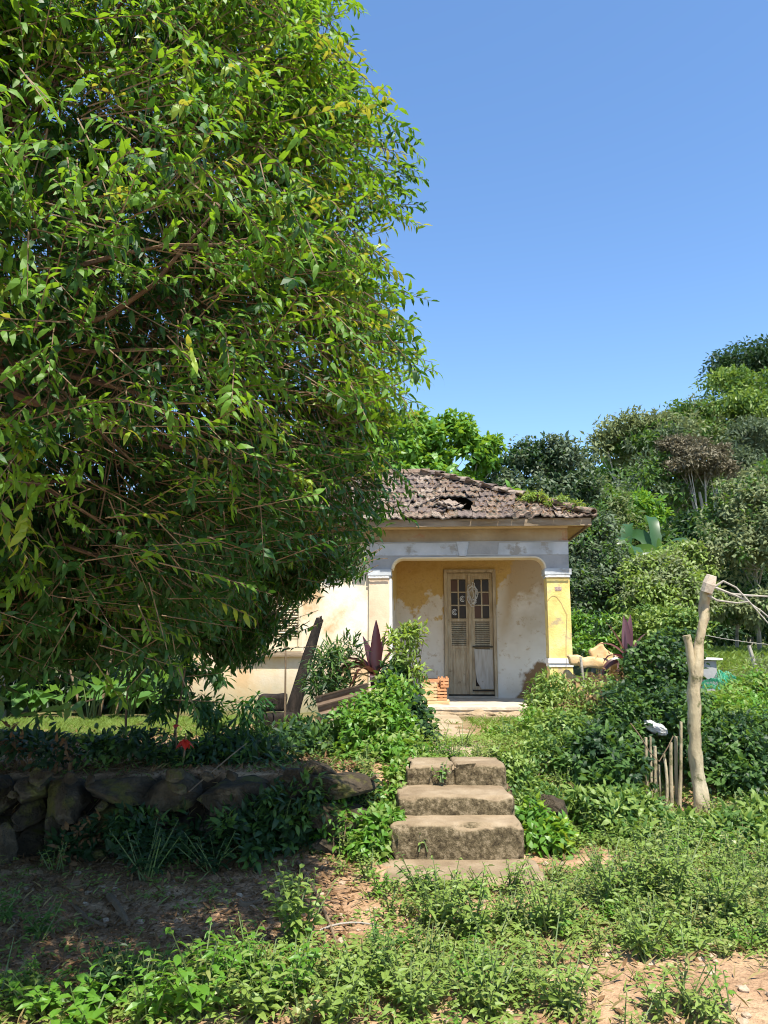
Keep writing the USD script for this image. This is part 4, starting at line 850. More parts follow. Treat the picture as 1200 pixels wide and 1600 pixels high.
def taro(base, label, lv, seed, group=None):
    t = thing('taro_plant', label, 'plant', base, 0, group); R = np.random.default_rng(seed)
    for (az, h, r, l) in lv:
        a = rad(az); tip = np.array([math.cos(a) * r, math.sin(a) * r, h]); 
        pet = obj('petiole', tube(curve((R.normal() * .03, R.normal() * .03, -.03), tip, (0, 0, h * .2), 6), np.linspace(.013, .006, 6), 5), m_stem, t)
        d = np.array([math.cos(a) * .7, math.sin(a) * .7 - .55, R.uniform(-.5, .5)])
        obj('leaf', blade(tip - nrm(d) * l * .15, d, l, l * .72, .5, .18, 7, 'heart', R.normal() * .35), F_taro, t, smooth=True)
    return t
R = np.random.default_rng(31)
for i, (px, py, hmax, n, lab) in enumerate(((10, 1118, .42, 5, 'broad-leaved plant at the left picture edge in the sun'), (50, 1122, .50, 7, 'broad-leaved plant with upright pointed leaves near the left edge'), (105, 1120, .44, 6, 'low broad-leaved plant left of the middle of the sunny bed'), (140, 1124, .5, 7, 'broad-leaved plant in the middle of the sunny bed'), (175, 1116, .75, 8, 'tallest broad-leaved plant, with the largest upright leaf'), (205, 1122, .62, 7, 'broad-leaved plant just right of the tallest one'), (238, 1116, .55, 6, 'broad-leaved plant at the right end of the sunny bed'), (262, 1120, .35, 5, 'small broad-leaved plant beside the house wall'))):
    p = ground_pt(px, py, .5)
    taro(p, lab, [(R.uniform(0, 360), hmax * R.uniform(.5, 1.0), R.uniform(.05, .32), R.uniform(.36, .56)) for _ in range(n)], 200 + i)
for i, (px, d, lab, lv) in enumerate(((985, 20.5, 'banana plant with a drooping grey-green leaf on the hillside', ((100, 70, 1.0), (175, 35, 1.0), (20, 30, 1.1), (205, 10, .8), (60, 80, .9), (270, 35, .9), (320, 30, .9), (240, 55, .9))), (1035, 21, 'banana plant with two upright broad leaves on the hillside', ((85, 80, 1.15), (120, 62, 1.1), (165, 25, 1.0), (10, 40, .9), (190, 5, .8), (260, 40, .9), (310, 50, .9))), (958, 20, 'banana plant half hidden behind the silver bush', ((140, 60, 1.0), (60, 60, 1.0), (180, 20, .9))))):
    b = gbase(px, d); zt = at(px, 868, d)[2] - b[2]; t = thing('banana_plant', lab, 'plant', b); R = np.random.default_rng(300 + i)
    obj('stem', tube(np.array([[0, 0, -.1], [.03, 0, zt * .5], [0, 0, zt]]), [.14, .12, .08], 8), m_stem, t)
    for az, el, l in lv:
        a, e = rad(az), rad(el)
        obj('leaf', blade((0, 0, zt - .05), (math.cos(a) * math.cos(e), math.sin(a) * math.cos(e), math.sin(e)), 1.6 * l, .38, .75, .25, 16, 'banana', R.normal() * .6), F_banana, t, smooth=True)
nb_ = gbase(-230, 8.6)  # added tree: keeps sky light off the ground under the shady tree
tree('broad_tree', 'dark leafy tree added behind the shady tree at the left picture edge to deepen its shade', nb_, [(nb_ + [0, 0, 3.4], (1.7, 2.0, 2.2)), (nb_ + [-.8, -1.6, 3.6], (1.7, 1.6, 2.2)), (nb_ + [-.5, 1.9, 3.8], (1.6, 1.6, 2.3))], .14, 7000, .15, F_dark, 160, kind=2, clump=160, crad=.45)
# ---------------------------------------------------------------- bushes round the steps and along the bank
def gb(px, py): return ground_pt(px, py, .2)
def base_at(px, d):
    p = at(px, 1000, d); return np.array([p[0], p[1], gz(p[0], p[1])])
bush('leafy_bush', 'bright green bush spilling over the left side of the steps', base_at(590, 7.6), [LB(590, 1145, 7.7, 100, 70), LB(575, 1185, 7.5, 90, 60), LB(610, 1190, 7.4, 90, 60), LB(590, 1110, 7.9, 60, 50), LB(640, 1180, 7.6, 60, 60), LB(585, 1220, 7.3, 60, 40), LB(610, 1090, 7.9, 60, 60), LB(625, 1215, 7.0, 40, 40), LB(560, 1130, 7.9, 60, 60)], 3900, .062, F_bright, 401, clump=150, crad=.09, second=(F_weed, .25), W=.032)
bush('creeper', 'dark ivy-like creeper climbing beside the crates', base_at(632, 9.0), [LB(630, 1110, 9.0, 70, 60), LB(640, 1150, 8.8, 60, 70), LB(615, 1070, 9.2, 50, 50), LB(655, 1170, 8.6, 50, 50)], 1700, .075, F_dark, 402, clump=90, crad=.10, W=.06, second=(F_mid, .3))
bush('flowering_weed', 'tall bright weed with yellowish flower heads before the porch', base_at(636, 9.3), [LB(640, 1000, 9.3, 36, 40), LB(630, 1035, 9.3, 40, 50), LB(645, 1065, 9.2, 36, 50), LB(622, 1000, 9.4, 26, 30), LB(652, 985, 9.3, 16, 20)], 520, .085, F_weed, 403, clump=44, crad=.08, second=(F_young, .22), W=.026, nst=12)
bush('feathery_shrub', 'dark shrub with narrow leaves beside the leaning charred post', base_at(508, 9.6), [LB(522, 1045, 9.6, 60, 60), LB(535, 1020, 9.7, 40, 40), LB(505, 1080, 9.5, 50, 50), LB(525, 1085, 9.5, 50, 50)], 850, .13, F_mid, 404, W=.022, clump=70, crad=.13, second=(F_dark, .5))
bush('leafy_bush', 'low shaded bush left of the corrugated sheets', base_at(480, 8.4), [LB(480, 1170, 8.4, 110, 70), LB(440, 1190, 8.0, 110, 60), LB(500, 1190, 7.8, 70, 60), LB(520, 1170, 8.0, 60, 50)], 1900, .085, F_dark, 405, clump=80, crad=.13, second=(F_mid, .35))
bush('leafy_bush', 'shaded strap-leaved plant on top of the stone wall', base_at(395, 7.2), [LB(395, 1190, 7.2, 100, 50), LB(360, 1175, 7.5, 90, 50), LB(420, 1160, 8.0, 70, 50)], 1100, .13, F_dark, 406, W=.03, clump=50, crad=.14, second=(F_mid, .3))
bush('leafy_bush', 'bright leafy sprig at the foot of the wall, left of the steps', gb(525, 1340), [LB(530, 1295, 6.25, 60, 50), LB(515, 1275, 6.3, 40, 40), LB(535, 1320, 6.15, 50, 35)], 620, .06, F_bright, 407, clump=40, crad=.08, second=(F_mid, .3))
bush('leafy_bush', 'bright leafy tuft touching the lowest step on the left', gb(590, 1345), [LB(590, 1300, 6.1, 45, 50), LB(578, 1325, 6.0, 45, 35), LB(605, 1285, 6.1, 25, 30)], 620, .065, F_bright, 408, clump=34, crad=.07, second=(F_weed, .3))
bush('leafy_bush', 'low yellow-green bush to the right of the worn path', base_at(820, 9.2), [LB(790, 1160, 9.2, 80, 40), LB(830, 1140, 9.4, 80, 50), LB(860, 1150, 9.0, 70, 60), LB(770, 1175, 9.0, 50, 30)], 2200, .055, F_weed, 409, clump=120, crad=.09, second=(F_bright, .35))
bush('leafy_bush', 'tall weedy bush at the foot of the yellow column', base_at(865, 10.6), [LB(865, 1085, 10.6, 60, 60), LB(880, 1110, 10.3, 70, 60), LB(848, 1105, 10.4, 50, 40)], 1500, .07, F_weed, 410, W=.024, clump=60, crad=.11, second=(F_mid, .3), stem=.006)
bush('dry_shrub', 'half-dry brown-stemmed shrub below the ochre slabs', base_at(925, 9.6), [LB(920, 1095, 9.6, 80, 70), LB(945, 1075, 9.8, 60, 50), LB(905, 1130, 9.3, 70, 60)], 900, .055, F_weed, 411, clump=50, crad=.10, second=(F_dry, .45), nst=36, stem=.008)
bush('leafy_bush', 'big dark glossy bush between the pink plant and the cut trunk', base_at(1035, 9.5), [LB(1030, 1045, 9.5, 90, 80), LB(1055, 1085, 9.2, 80, 80), LB(1010, 1090, 9.3, 70, 70), LB(1060, 1020, 9.8, 60, 60), LB(1000, 1060, 9.7, 50, 50), LB(1045, 1120, 9.0, 70, 50)], 3600, .06, F_mid, 412, W=.038, clump=150, crad=.10, second=(F_dark, .5), nst=26)
bush('leafy_bush', 'dark green bush on the bank left of the stake fence', base_at(940, 7.9), [LB(930, 1190, 7.9, 100, 80), LB(965, 1215, 7.6, 80, 70), LB(900, 1215, 7.8, 70, 70), LB(940, 1250, 7.4, 90, 60), LB(960, 1160, 8.2, 70, 60)], 3400, .07, F_mid, 413, W=.036, clump=150, crad=.10, second=(F_dark, .35))
bush('leafy_bush', 'fine-leaved bush hanging beside the top step on the right', base_at(815, 7.7), [LB(810, 1210, 7.7, 60, 50), LB(840, 1190, 8.0, 70, 60), LB(870, 1180, 8.4, 60, 60), LB(820, 1245, 7.2, 50, 45), LB(880, 1220, 8.0, 50, 50)], 2400, .048, F_weed, 414, clump=120, crad=.08, second=(F_mid, .45))
bush('leafy_bush', 'small bright bush against the right end of the lowest step', gb(845, 1345), [LB(850, 1310, 6.3, 60, 40), LB(830, 1285, 6.4, 40, 40), LB(870, 1325, 6.2, 40, 30)], 800, .065, F_bright, 415, W=.036, clump=40, crad=.08, second=(F_young, .2))
bush('leafy_bush', 'dark leafy thicket to the right of the cut trunk', base_at(1155, 8.4), [LB(1150, 1190, 8.4, 110, 80), LB(1190, 1160, 8.6, 90, 80), LB(1130, 1235, 8.0, 70, 60), LB(1190, 1230, 8.0, 100, 80), LB(1120, 1150, 8.8, 60, 60)], 3600, .065, F_mid, 416, W=.036, clump=150, crad=.11, second=(F_dark, .4))
bush('leafy_bush', 'bright yellow-green bush at the right edge below the meadow', base_at(1175, 10.3), [LB(1170, 1095, 10.3, 90, 50), LB(1200, 1080, 10.5, 60, 60), LB(1130, 1110, 9.8, 70, 50), LB(1190, 1125, 9.8, 80, 50)], 2400, .07, F_bright, 417, clump=100, crad=.10, second=(F_weed, .4))
bush('creeping_bush', 'pale tangled bush around the green netting', base_at(1130, 11.6), [LB(1120, 1085, 11.6, 80, 50), LB(1160, 1070, 12, 70, 40), LB(1185, 1050, 12.5, 60, 40)], 1500, .05, F_pale, 418, clump=70, crad=.12, second=(F_weed, .4), nst=20)
bush('leafy_bush', 'leafy plants in front of the stake fence', gb(1040, 1320), [LB(1010, 1305, 6.8, 80, 40), LB(1060, 1308, 6.7, 80, 40), LB(1100, 1315, 6.6, 80, 46), LB(980, 1318, 6.5, 60, 36)], 1900, .08, F_weed, 419, W=.034, clump=90, crad=.10, second=(F_mid, .35))
bush('leafy_bush', 'green weeds at the right edge below the dark thicket', gb(1170, 1330), [LB(1160, 1305, 6.6, 80, 50), LB(1195, 1290, 6.8, 60, 60), LB(1200, 1330, 6.3, 60, 50)], 1300, .075, F_weed, 420, W=.034, clump=70, crad=.10, second=(F_mid, .3))
bush('roof_fern', 'yellow-green plants growing on the right corner of the roof', HW(-.2, -.02, EZ + .26), [(HW(-.12, .05, EZ + .30), (.22, .12, .09)), (HW(-.45, .25, EZ + .42), (.22, .12, .09)), (HW(.1, -.15, EZ + .2), (.12, .1, .06))], 650, .06, F_weed, 421, W=.02, clump=40, crad=.07, second=(F_young, .3))
bush('leafy_bush', 'dense green bush on the bank just right of the worn path', base_at(890, 8.8), [LB(880, 1150, 8.8, 90, 60), LB(915, 1165, 8.6, 80, 60), LB(850, 1175, 8.4, 70, 50), LB(940, 1135, 9.0, 80, 50)], 2600, .06, F_mid, 431, clump=120, crad=.09, second=(F_weed, .45), W=.03)
bush('leafy_bush', 'spreading sunny bush below the dark bank bush', base_at(930, 6.9), [LB(925, 1265, 7.0, 60, 46), LB(955, 1280, 6.8, 70, 50), LB(990, 1270, 7.0, 70, 50)], 1700, .065, F_weed, 432, clump=100, crad=.09, second=(F_mid, .4), W=.03)
bush('leafy_bush', 'leafy tangle around the upper ends of the stakes', base_at(985, 8.3), [LB(985, 1130, 8.4, 70, 70), LB(1000, 1170, 8.2, 60, 70), LB(975, 1100, 8.8, 60, 50)], 1900, .06, F_dark, 433, clump=90, crad=.1, second=(F_mid, .45), W=.032)
bush('leafy_bush', 'sunlit bush between the cut trunk and the green netting', base_at(1130, 9.3), [LB(1125, 1120, 9.3, 70, 50), LB(1165, 1130, 9.2, 80, 50), LB(1110, 1150, 9.0, 50, 50)], 2000, .06, F_weed, 434, clump=90, crad=.09, second=(F_bright, .4), W=.03)
bush('leafy_bush', 'green bush behind the stake fence, left of the cut trunk', base_at(1060, 8.2), [LB(1065, 1140, 8.3, 50, 70), LB(1070, 1190, 8.2, 50, 70), LB(1040, 1110, 8.6, 60, 50)], 1600, .06, F_mid, 435, clump=80, crad=.09, second=(F_dark, .4), W=.032)
bush('leafy_bush', 'low weeds hugging the right edge of the steps', gb(835, 1260), [LB(815, 1265, 6.7, 40, 40), LB(845, 1255, 7.0, 50, 40), LB(800, 1225, 7.1, 36, 36), LB(795, 1200, 7.2, 40, 36), LB(822, 1320, 6.3, 36, 30), LB(840, 1300, 6.4, 40, 36)], 2000, .05, F_weed, 436, clump=60, crad=.07, second=(F_mid, .4), W=.026)
bush('leafy_bush', 'dark weeds rooted at the wall end, left of the steps', base_at(555, 6.7), [LB(555, 1255, 6.6, 50, 60), LB(545, 1225, 6.8, 50, 40)], 700, .06, F_dark, 437, clump=40, crad=.09, second=(F_mid, .4), W=.03)
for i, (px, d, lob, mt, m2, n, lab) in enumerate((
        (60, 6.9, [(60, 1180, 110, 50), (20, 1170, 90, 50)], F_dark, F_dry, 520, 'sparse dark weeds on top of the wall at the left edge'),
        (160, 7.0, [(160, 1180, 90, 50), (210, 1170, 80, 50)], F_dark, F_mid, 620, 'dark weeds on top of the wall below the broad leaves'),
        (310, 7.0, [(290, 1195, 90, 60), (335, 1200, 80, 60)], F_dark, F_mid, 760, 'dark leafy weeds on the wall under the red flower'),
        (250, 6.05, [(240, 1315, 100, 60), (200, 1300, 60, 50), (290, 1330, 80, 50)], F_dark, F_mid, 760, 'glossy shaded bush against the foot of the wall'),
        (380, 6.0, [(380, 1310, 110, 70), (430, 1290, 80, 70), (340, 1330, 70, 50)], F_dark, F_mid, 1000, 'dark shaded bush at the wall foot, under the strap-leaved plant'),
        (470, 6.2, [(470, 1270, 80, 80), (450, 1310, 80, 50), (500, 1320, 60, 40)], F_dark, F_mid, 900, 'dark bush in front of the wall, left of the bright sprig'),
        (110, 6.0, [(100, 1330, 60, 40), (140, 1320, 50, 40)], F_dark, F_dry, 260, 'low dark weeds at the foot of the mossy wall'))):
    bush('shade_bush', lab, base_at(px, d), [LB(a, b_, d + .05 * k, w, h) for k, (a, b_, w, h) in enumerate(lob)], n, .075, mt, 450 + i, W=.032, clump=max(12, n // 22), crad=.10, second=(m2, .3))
bush('leafy_bush', 'thin weeds crowding the left edge of the steps', base_at(612, 6.6), [LB(612, 1250, 6.6, 30, 40), LB(605, 1280, 6.4, 30, 40), LB(618, 1225, 6.8, 34, 36), LB(600, 1320, 6.1, 26, 34)], 700, .05, F_weed, 438, clump=40, crad=.06, second=(F_bright, .4), W=.026)
# slender saplings and the red flower in the shade of the big tree
def sapling(label, px, py0, d, py1, px1, n, seed, lobes, mat, flower=None):
    b = base_at(px, d); t = thing('sapling', label, 'sapling', b); R = np.random.default_rng(seed)
    top = at(px1, py1, d) - b
    obj('stem', tube(curve((0, 0, -.1), top, R.normal(size=3) * .08, 8), np.linspace(.016, .007, 8), 5), m_twig, t)
    if n: obj('leaves', lobed(R, [(c - b, q) for c, q in lobes], n, .11, .03, 4, .8, .6, .6, 24, .12), mat, t, kind='stuff')
    return t
sapling('thin dark sapling stem in front of the broad-leaved plants', 212, 1200, 7.6, 1040, 205, 60, 501, [LB(210, 1050, 7.6, 30, 30)], F_dark)
sapling('thin sapling with drooping leaves left of the red flower', 272, 1200, 7.6, 1040, 290, 1150, 502, [LB(290, 1060, 7.7, 80, 80), LB(345, 1060, 7.8, 70, 60), LB(325, 1110, 7.6, 80, 60), LB(380, 1110, 7.7, 80, 50), LB(260, 1110, 7.6, 60, 60), LB(310, 1020, 7.8, 60, 60)], F_old)
sapling('bare thin stem standing before the window', 448, 1130, 9.0, 950, 447, 0, 503, [], F_old)
hb = base_at(290, 6.75); hib = thing('red_flower', 'drooping red flower on a thin dark stem in the shade', 'flower', hb)
obj('stem', tube(curve((0, 0, -.1), at(290, 1145, 6.75) - hb, (.03, 0, .1), 6), np.linspace(.01, .005, 6), 5), m_twig, hib)
R = np.random.default_rng(9); c = at(289, 1156, 6.75) - hb
for k in range(5):
    a = k * 1.257; obj('petal', blade(c, (math.cos(a) * .6, math.sin(a) * .6, -.7 + .3 * R.random()),   .11, .075, .3, .15, 4, 'heart'), F_red, hib)
hb2 = at(275, 1132, 6.95); h2 = thing('red_flower', 'small reddish flower above the drooping red one', 'flower', (hb2[0], hb2[1], gz(hb2[0], hb2[1])))
c = np.array([0, 0, hb2[2] - gz(hb2[0], hb2[1])])
obj('stem', tube(curve((0, 0, -.1), c, (.02, 0, 0), 5), .005, 4), m_twig, h2)
for k in range(4):
    a = k * 1.57; obj('petal', blade(c, (math.cos(a) * .7, math.sin(a) * .7, -.3), .06, .04, .3, .15, 4, 'heart'), F_red, h2)

# ---------------------------------------------------------------- objects about the yard
m_char = rough_mat('charred_wood', [(.006, .005, .004), (.018, .014, .011), (.045, .034, .026)], 8, 8, .9, .9, 40, .02, stretch=(2, 2, .5))
b, tp = base_at(452, 10.3), at(499, 968, 10.6)
post = thing('charred_post', 'charred tapering post leaning right against the sky-lit wall', 'post', b)
pts = curve((0, 0, -.1), tp - b, (-.02, 0, .02), 10); ms = tube(pts, np.linspace(.115, .055, 10), 10); v = ms[0] + (meshkit.fbm(ms[0] * 9 + 3, 3, 4) - .5)[:, None] * .05
obj('shaft', (v, ms[1]), m_char, post, smooth=50)
for k in range(4):
    o = pts[-1] + np.array([.03 * math.cos(k * 1.6), .03 * math.sin(k * 1.6), -.03]); obj('splinter', tube(np.array([o - [0.02, 0, .08], o + [.02 * k * .5, 0, .06 + .02 * (k % 2)]]), [.022, .006], 4), m_char, post)
p = at(425, 1097, 9.6); obj('charred_block', rbox(p[0] - .16, p[0] + .17, p[1] - .1, p[1] + .15, p[2] - .11, p[2] + .09, .03, .04, .025, 7, 5), m_char, smooth=60, label='short dark charred timber block beside the leaning post', cat='timber')
p = at(430, 1124, 9.5); obj('charred_block', rbox(p[0] - .22, p[0] + .25, p[1] - .12, p[1] + .12, p[2] - .3, p[2] + .07, .04, .04, .03, 6, 6), m_char, smooth=60, label='lower dark timber under the short charred block', cat='timber')
# corrugated roofing sheets leaning in the bushes
def corrugated(label, c, w, h, tilt, yaw, roll, mat, waves=4):
    nx, ny = 6, waves * 8 + 1
    X, Yv = np.meshgrid(np.linspace(-w / 2, w / 2, nx), np.linspace(-h / 2, h / 2, ny), indexing='ij'); Zv = .034 * np.cos(Yv / h * waves * 2 * np.pi)
    p = np.stack([X.ravel(), Yv.ravel(), Zv.ravel()], -1); q = p.copy(); q[:, 2] -= .007
    i = np.arange(X.size).reshape(X.shape); f = np.stack([i[:-1, :-1], i[1:, :-1], i[1:, 1:], i[:-1, 1:]], -1).reshape(-1, 4); m = len(p)
    rim = [np.stack([e[:-1], e[1:], e[1:] + m, e[:-1] + m], -1) for e in (i[0, :], i[-1, ::-1], i[::-1, 0], i[:, -1])]
    v = np.vstack([p, q]); f = np.vstack([f, f[:, ::-1] + m] + rim)
    M = trimesh.transformations.euler_matrix(tilt, roll, yaw, 'sxyz'); v = v @ M[:3, :3].T + np.asarray(c)
    return obj('corrugated_sheet', (v, f), mat, smooth=40, label=label, cat='roofing sheet')
m_fib = rough_mat('weathered_fibre_cement', [(.07, .05, .035), (.15, .105, .07), (.26, .20, .14)], 4, 7, .92, .5, 40, .01, second=((.36, .31, .24), .58, 3))
p = at(541, 1108, 9.0); corrugated('brown corrugated roofing sheet leaning on its side below the purple plant', p, .62, .46, rad(62), rad(8), rad(-14), m_fib, 4)
p = at(530, 1128, 9.2); corrugated('second corrugated sheet sticking out under the brown one', p + [0, .05, 0], .5, .3, rad(50), rad(14), rad(-18), m_fib, 2)
p = at(530, 1146, 8.9); obj('cement_block', rbox(p[0] - .11, p[0] + .11, p[1] - .08, p[1] + .12, p[2] - .22, p[2] + .10, .012, .04, .008, 7, 3, .02), m_slab, smooth=60, label='pale cement block under the corrugated sheets', cat='block')
# fruit crates on the porch
m_crate = rough_mat('orange_crate_wood', [(.36, .16, .07), (.50, .25, .12), (.60, .36, .19)], 8, 6, .85, .4, 50, .006, stretch=(1, 1, 3))
m_crate2 = rough_mat('pale_crate_wood', [(.42, .28, .14), (.56, .40, .21), (.64, .49, .30)], 8, 6, .85, .4, 50, .006, stretch=(1, 1, 3))
def crate(label, u0, u1, v0, v1, z0, z1, mat, nside, post_u=(0, 1), base=True):
    t = thing('fruit_crate', label, 'crate', HO, HROT); th = .012; hgt = z1 - z0
    for cu in (u0, u1 - .03):
        for cv in (v0 + th + .001, v1 - .03 - th - .001): obj('corner_post', bx(cu, cu + .03, cv, cv + .03, z0, z1 + .01), mat, t)
    sp = hgt / nside
    for k in range(nside):
        a = z0 + sp * k + .004; b2 = a + sp * .66
        obj('slat', bx(u0 - .004, u1 + .004, v0, v0 + th, a, b2), mat, t); obj('slat', bx(u0 - .004, u1 + .004, v1 - th, v1, a, b2), mat, t)
        obj('slat', bx(u0 - th - .005, u0 - .005, v0 + .02, v1 - .02, a, b2), mat, t); obj('slat', bx(u1 + .005, u1 + th + .005, v0 + .02, v1 - .02, a, b2), mat, t)
    for k in range(4): obj('base_slat', bx(u0 + .002, u1 - .002, v0 + th + (v1 - v0 - 2 * th) * k / 4 + .004, v0 + th + (v1 - v0 - 2 * th) * (k + 1) / 4 - .012, z0 + .002, z0 + .012), mat, t)
    return t
obj('loose_board', rbox(-2.36, -1.93, .22, .62, .582, .635, .006, .06, .003, 5, 2), m_crate2, thing('crate_board', 'pale wooden board tray under the fruit crates', 'board', HO, HROT))
crate('pale front fruit crate with close slats beside the porch edge', -2.36, -2.14, .24, .56, .638, .905, m_crate2, 5)
crate('lower right orange fruit crate next to the door', -2.115, -1.985, .26, .60, .638, .835, m_crate, 4)
crate('upper orange fruit crate stacked on the lower right one', -2.06, -1.955, .26, .60, .84, .995, m_crate, 3)
crate('rear orange fruit crate showing above the pale front one', -2.36, -2.085, .60, .9, .635, .985, m_crate, 4)
# ochre slabs, thin posts, stump, plastic bag, netting
m_och = rough_mat('ochre_clay', [(.42, .26, .11), (.58, .40, .20), (.66, .50, .30)], 5, 7, .9, .5, 40, .012, second=((.30, .17, .08), .62, 6))
for i, (px, py, w, h, dd, tl, lab) in enumerate(((945, 1072, 95, 42, 11.0, .05, 'large ochre clay slab standing beside the yellow column'), (950, 1036, 105, 16, 10.9, -.10, 'flat ochre slab lying on top of the standing one'), (936, 1020, 26, 34, 11.0, .5, 'pale upright piece of broken clay on the ochre slabs'), (960, 1030, 34, 26, 10.95, -.25, 'rounded ochre lump beside the pale broken piece'), (985, 1038, 26, 22, 10.7, .4, 'small tilted ochre piece under the pinkish purple plant'))):
    s = dd * .986 / FPX; p = at(px, py, dd); W_, H_ = w * s, h * s
    m = rbox(-W_ / 2, W_ / 2, -.05, .05, -H_ / 2, H_ / 2, .012, .03, .014, 6, i + 3, .05); mv = m.vertices; mv[:, 0] += (meshkit.fbm(np.stack([mv[:, 2] * 6 + i, mv[:, 2] * 0, mv[:, 2] * 0], -1), 3, i) - .5) * W_ * .5; mv[:, 2] += (meshkit.fbm(np.stack([mv[:, 0] * 6 + i, mv[:, 0] * 0, mv[:, 0] * 0 + 3], -1), 3, i + 4) - .5) * H_ * .7; v = m.vertices; c, s_ = math.cos(tl), math.sin(tl)
    v = np.stack([v[:, 0] * c - v[:, 2] * s_, v[:, 1], v[:, 0] * s_ + v[:, 2] * c], -1) + p
    obj('clay_slab', (v, m.faces), m_och, smooth=50, label=lab, cat='slab')
def pole(name, label, p0, p1, r0, r1, mat, cat='post', bend=.01, sides=7, seed=1):
    R = np.random.default_rng(seed); b = np.asarray(p0); t = curve((0, 0, -.05), np.asarray(p1) - b, R.normal(size=3) * bend, 7)
    x = thing(name, label, cat, b); obj('shaft', tube(t, np.linspace(r0, r1, 7), sides), mat, x, smooth=50); return x
pole('thin_post', 'thin grey post standing next to the yellow column', base_at(909, 10.8), at(907, 1026, 10.8), .022, .018, m_greybark, seed=3)
pole('thin_post', 'crooked lichened post in the meadow at the right edge', base_at(1182, 14.0), at(1170, 1008, 14.0), .045, .03, m_greybark, seed=4, bend=.08)
R = np.random.default_rng(71)
b = base_at(986, 10.2); st = thing('tree_stump', 'dark old stump under the pinkish purple plant', 'stump', b); hh = at(986, 1062, 10.2)[2] - b[2]
sv, sf = tube(np.array([[0, 0, -.1], [0, 0, hh * .5], [.01, 0, hh]]), [.14, .115, .12], 12); obj('stump_body', (sv + (meshkit.fbm(sv * 8, 3, 2) - .5)[:, None] * .05, sf), m_char, st, smooth=50)
m_bag = plain('white_plastic', (.36, .36, .35), .5)
bm = trimesh.creation.icosphere(4); v = bm.vertices * [.125, .07, .055]; v = v * (1 + (np.abs(meshkit.fbm(bm.vertices * 2.2 + 5, 3, 7) - .5) * .7)[:, None]) * [1, 1, 1]
v = v @ trimesh.transformations.rotation_matrix(.45, [0, 1, 0])[:3, :3].T
obj('plastic_bag', (v + at(1024, 1137, 8.15), bm.faces), m_bag, smooth=25, label='crumpled white plastic bag caught in the dark bush above the stakes', cat='bag')
m_net = plain('green_plastic_net', (.02, .25, .13), .5)
nl, R = [], np.random.default_rng(73); cN = at(1132, 1058, 10.6)
def netp(a, b): return cN + np.array([.02 + a * .26, b * .12 + .08 * math.sin(a * 5), .0 + .20 * (1 - a * a) * (b + 1.0) * .5 + .05 * math.sin(a * 9 + b * 4) - .14])
for k in range(26):
    a = -1 + 2 * k / 25; nl.append(tube(np.array([netp(a, b) for b in np.linspace(-1, 1, 9)]), .004, 3, False)); nl.append(tube(np.array([netp(x_, a) for x_ in np.linspace(-1, 1, 13)]), .004, 3, False))
obj('green_netting', nl, m_net, label='heap of green plastic netting beside the cut trunk', cat='netting')
p = at(1104, 1045, 11.2); sh = thing('rubbish_heap', 'grey box with a pale lid just behind the cut trunk', 'box', p)
obj('body', rbox(-.10, .10, -.12, .12, -.45, .12, .01, .06, .006, 5, 3), m_dgrey, sh); obj('lid', rbox(-.15, .17, -.17, .17, .125, .155, .008, .06, .006, 5, 4), m_white, sh)
# cut trunk with a stub fork and bare twigs
m_cutbark = rough_mat('pale_lichened_bark', [(.20, .16, .10), (.36, .30, .19), (.50, .44, .31)], 5, 8, .9, .8, 26, .015, stretch=(1, 1, .4), second=((.13, .125, .06), .54, 9))
tb = np.array([at(1097, 1268, 7.65)[0], at(1097, 1268, 7.65)[1], 0.0]); tb[2] = gz(tb[0], tb[1]); ct = thing('cut_trunk', 'pale lopped tree trunk with a stub fork at the right', 'tree', tb)
px_ = [(1098, 1290), (1097, 1262), (1091, 1215), (1086, 1170), (1083, 1120), (1085, 1070), (1088, 1040), (1092, 1010), (1098, 975), (1102, 945), (1105, 922)]
ctp = np.array([at(a, b, 7.65) for a, b in px_]) - tb; ctp[:, 1] += np.random.default_rng(3).normal(size=len(ctp)) * .01
rr_ = np.array([.085, .074, .068, .062, .058, .056, .064, .05, .042, .044, .05])
ti = np.linspace(0, 1, 60); tk = np.linspace(0, 1, len(ctp)); cti = np.stack([np.interp(ti, tk, ctp[:, k]) for k in range(3)], -1)
v, f = tube(cti, np.interp(ti, tk, rr_), 22); cen = np.vstack([np.repeat(cti, 22, 0), cti[-1], cti[0]]); od = nrm(v - cen)
v = v + od * ((meshkit.fbm(v * [28, 28, 4.5], 4, 5) - .5) * .045 + (meshkit.fbm(v * 6, 3, 9) - .5) * .04)[:, None]
obj('trunk', (v, f), m_cutbark, ct, smooth=60)
stub = np.array([at(a, b, 7.62) for a, b in ((1086, 1062), (1079, 1030), (1076, 1005), (1072, 993))]) - tb; v, f = tube(stub, [.044, .04, .036, .04], 9)
obj('fork_stub', (v + (meshkit.fbm(v * 9, 3, 6) - .5)[:, None] * .02, f), m_cutbark, ct, smooth=60)
m_cutw = rough_mat('cut_wood_face', [(.50, .42, .32), (.62, .54, .43)], 10, 5, .8)
top = np.array([at(1104, 925, 7.6), at(1108, 912, 7.58), at(1112, 899, 7.56)]) - tb; obj('cut_end', tube(top, [.058, .065, .05], 8), m_cutw, ct)
for k, pl in enumerate((((1112, 920), (1130, 908), (1150, 918), (1175, 945), (1210, 985)), ((1110, 915), (1135, 925), (1160, 935), (1190, 955), (1225, 985)), ((1106, 930), (1120, 938), (1150, 942), (1172, 940)), ((1140, 928), (1165, 930), (1200, 932), (1225, 930)))):
    obj('bare_branch', tube(np.array([at(a, b, 7.6 - .03 * i) for i, (a, b) in enumerate(pl)]) - tb, np.linspace(.014, .005, len(pl)), 5), m_greybark, ct)
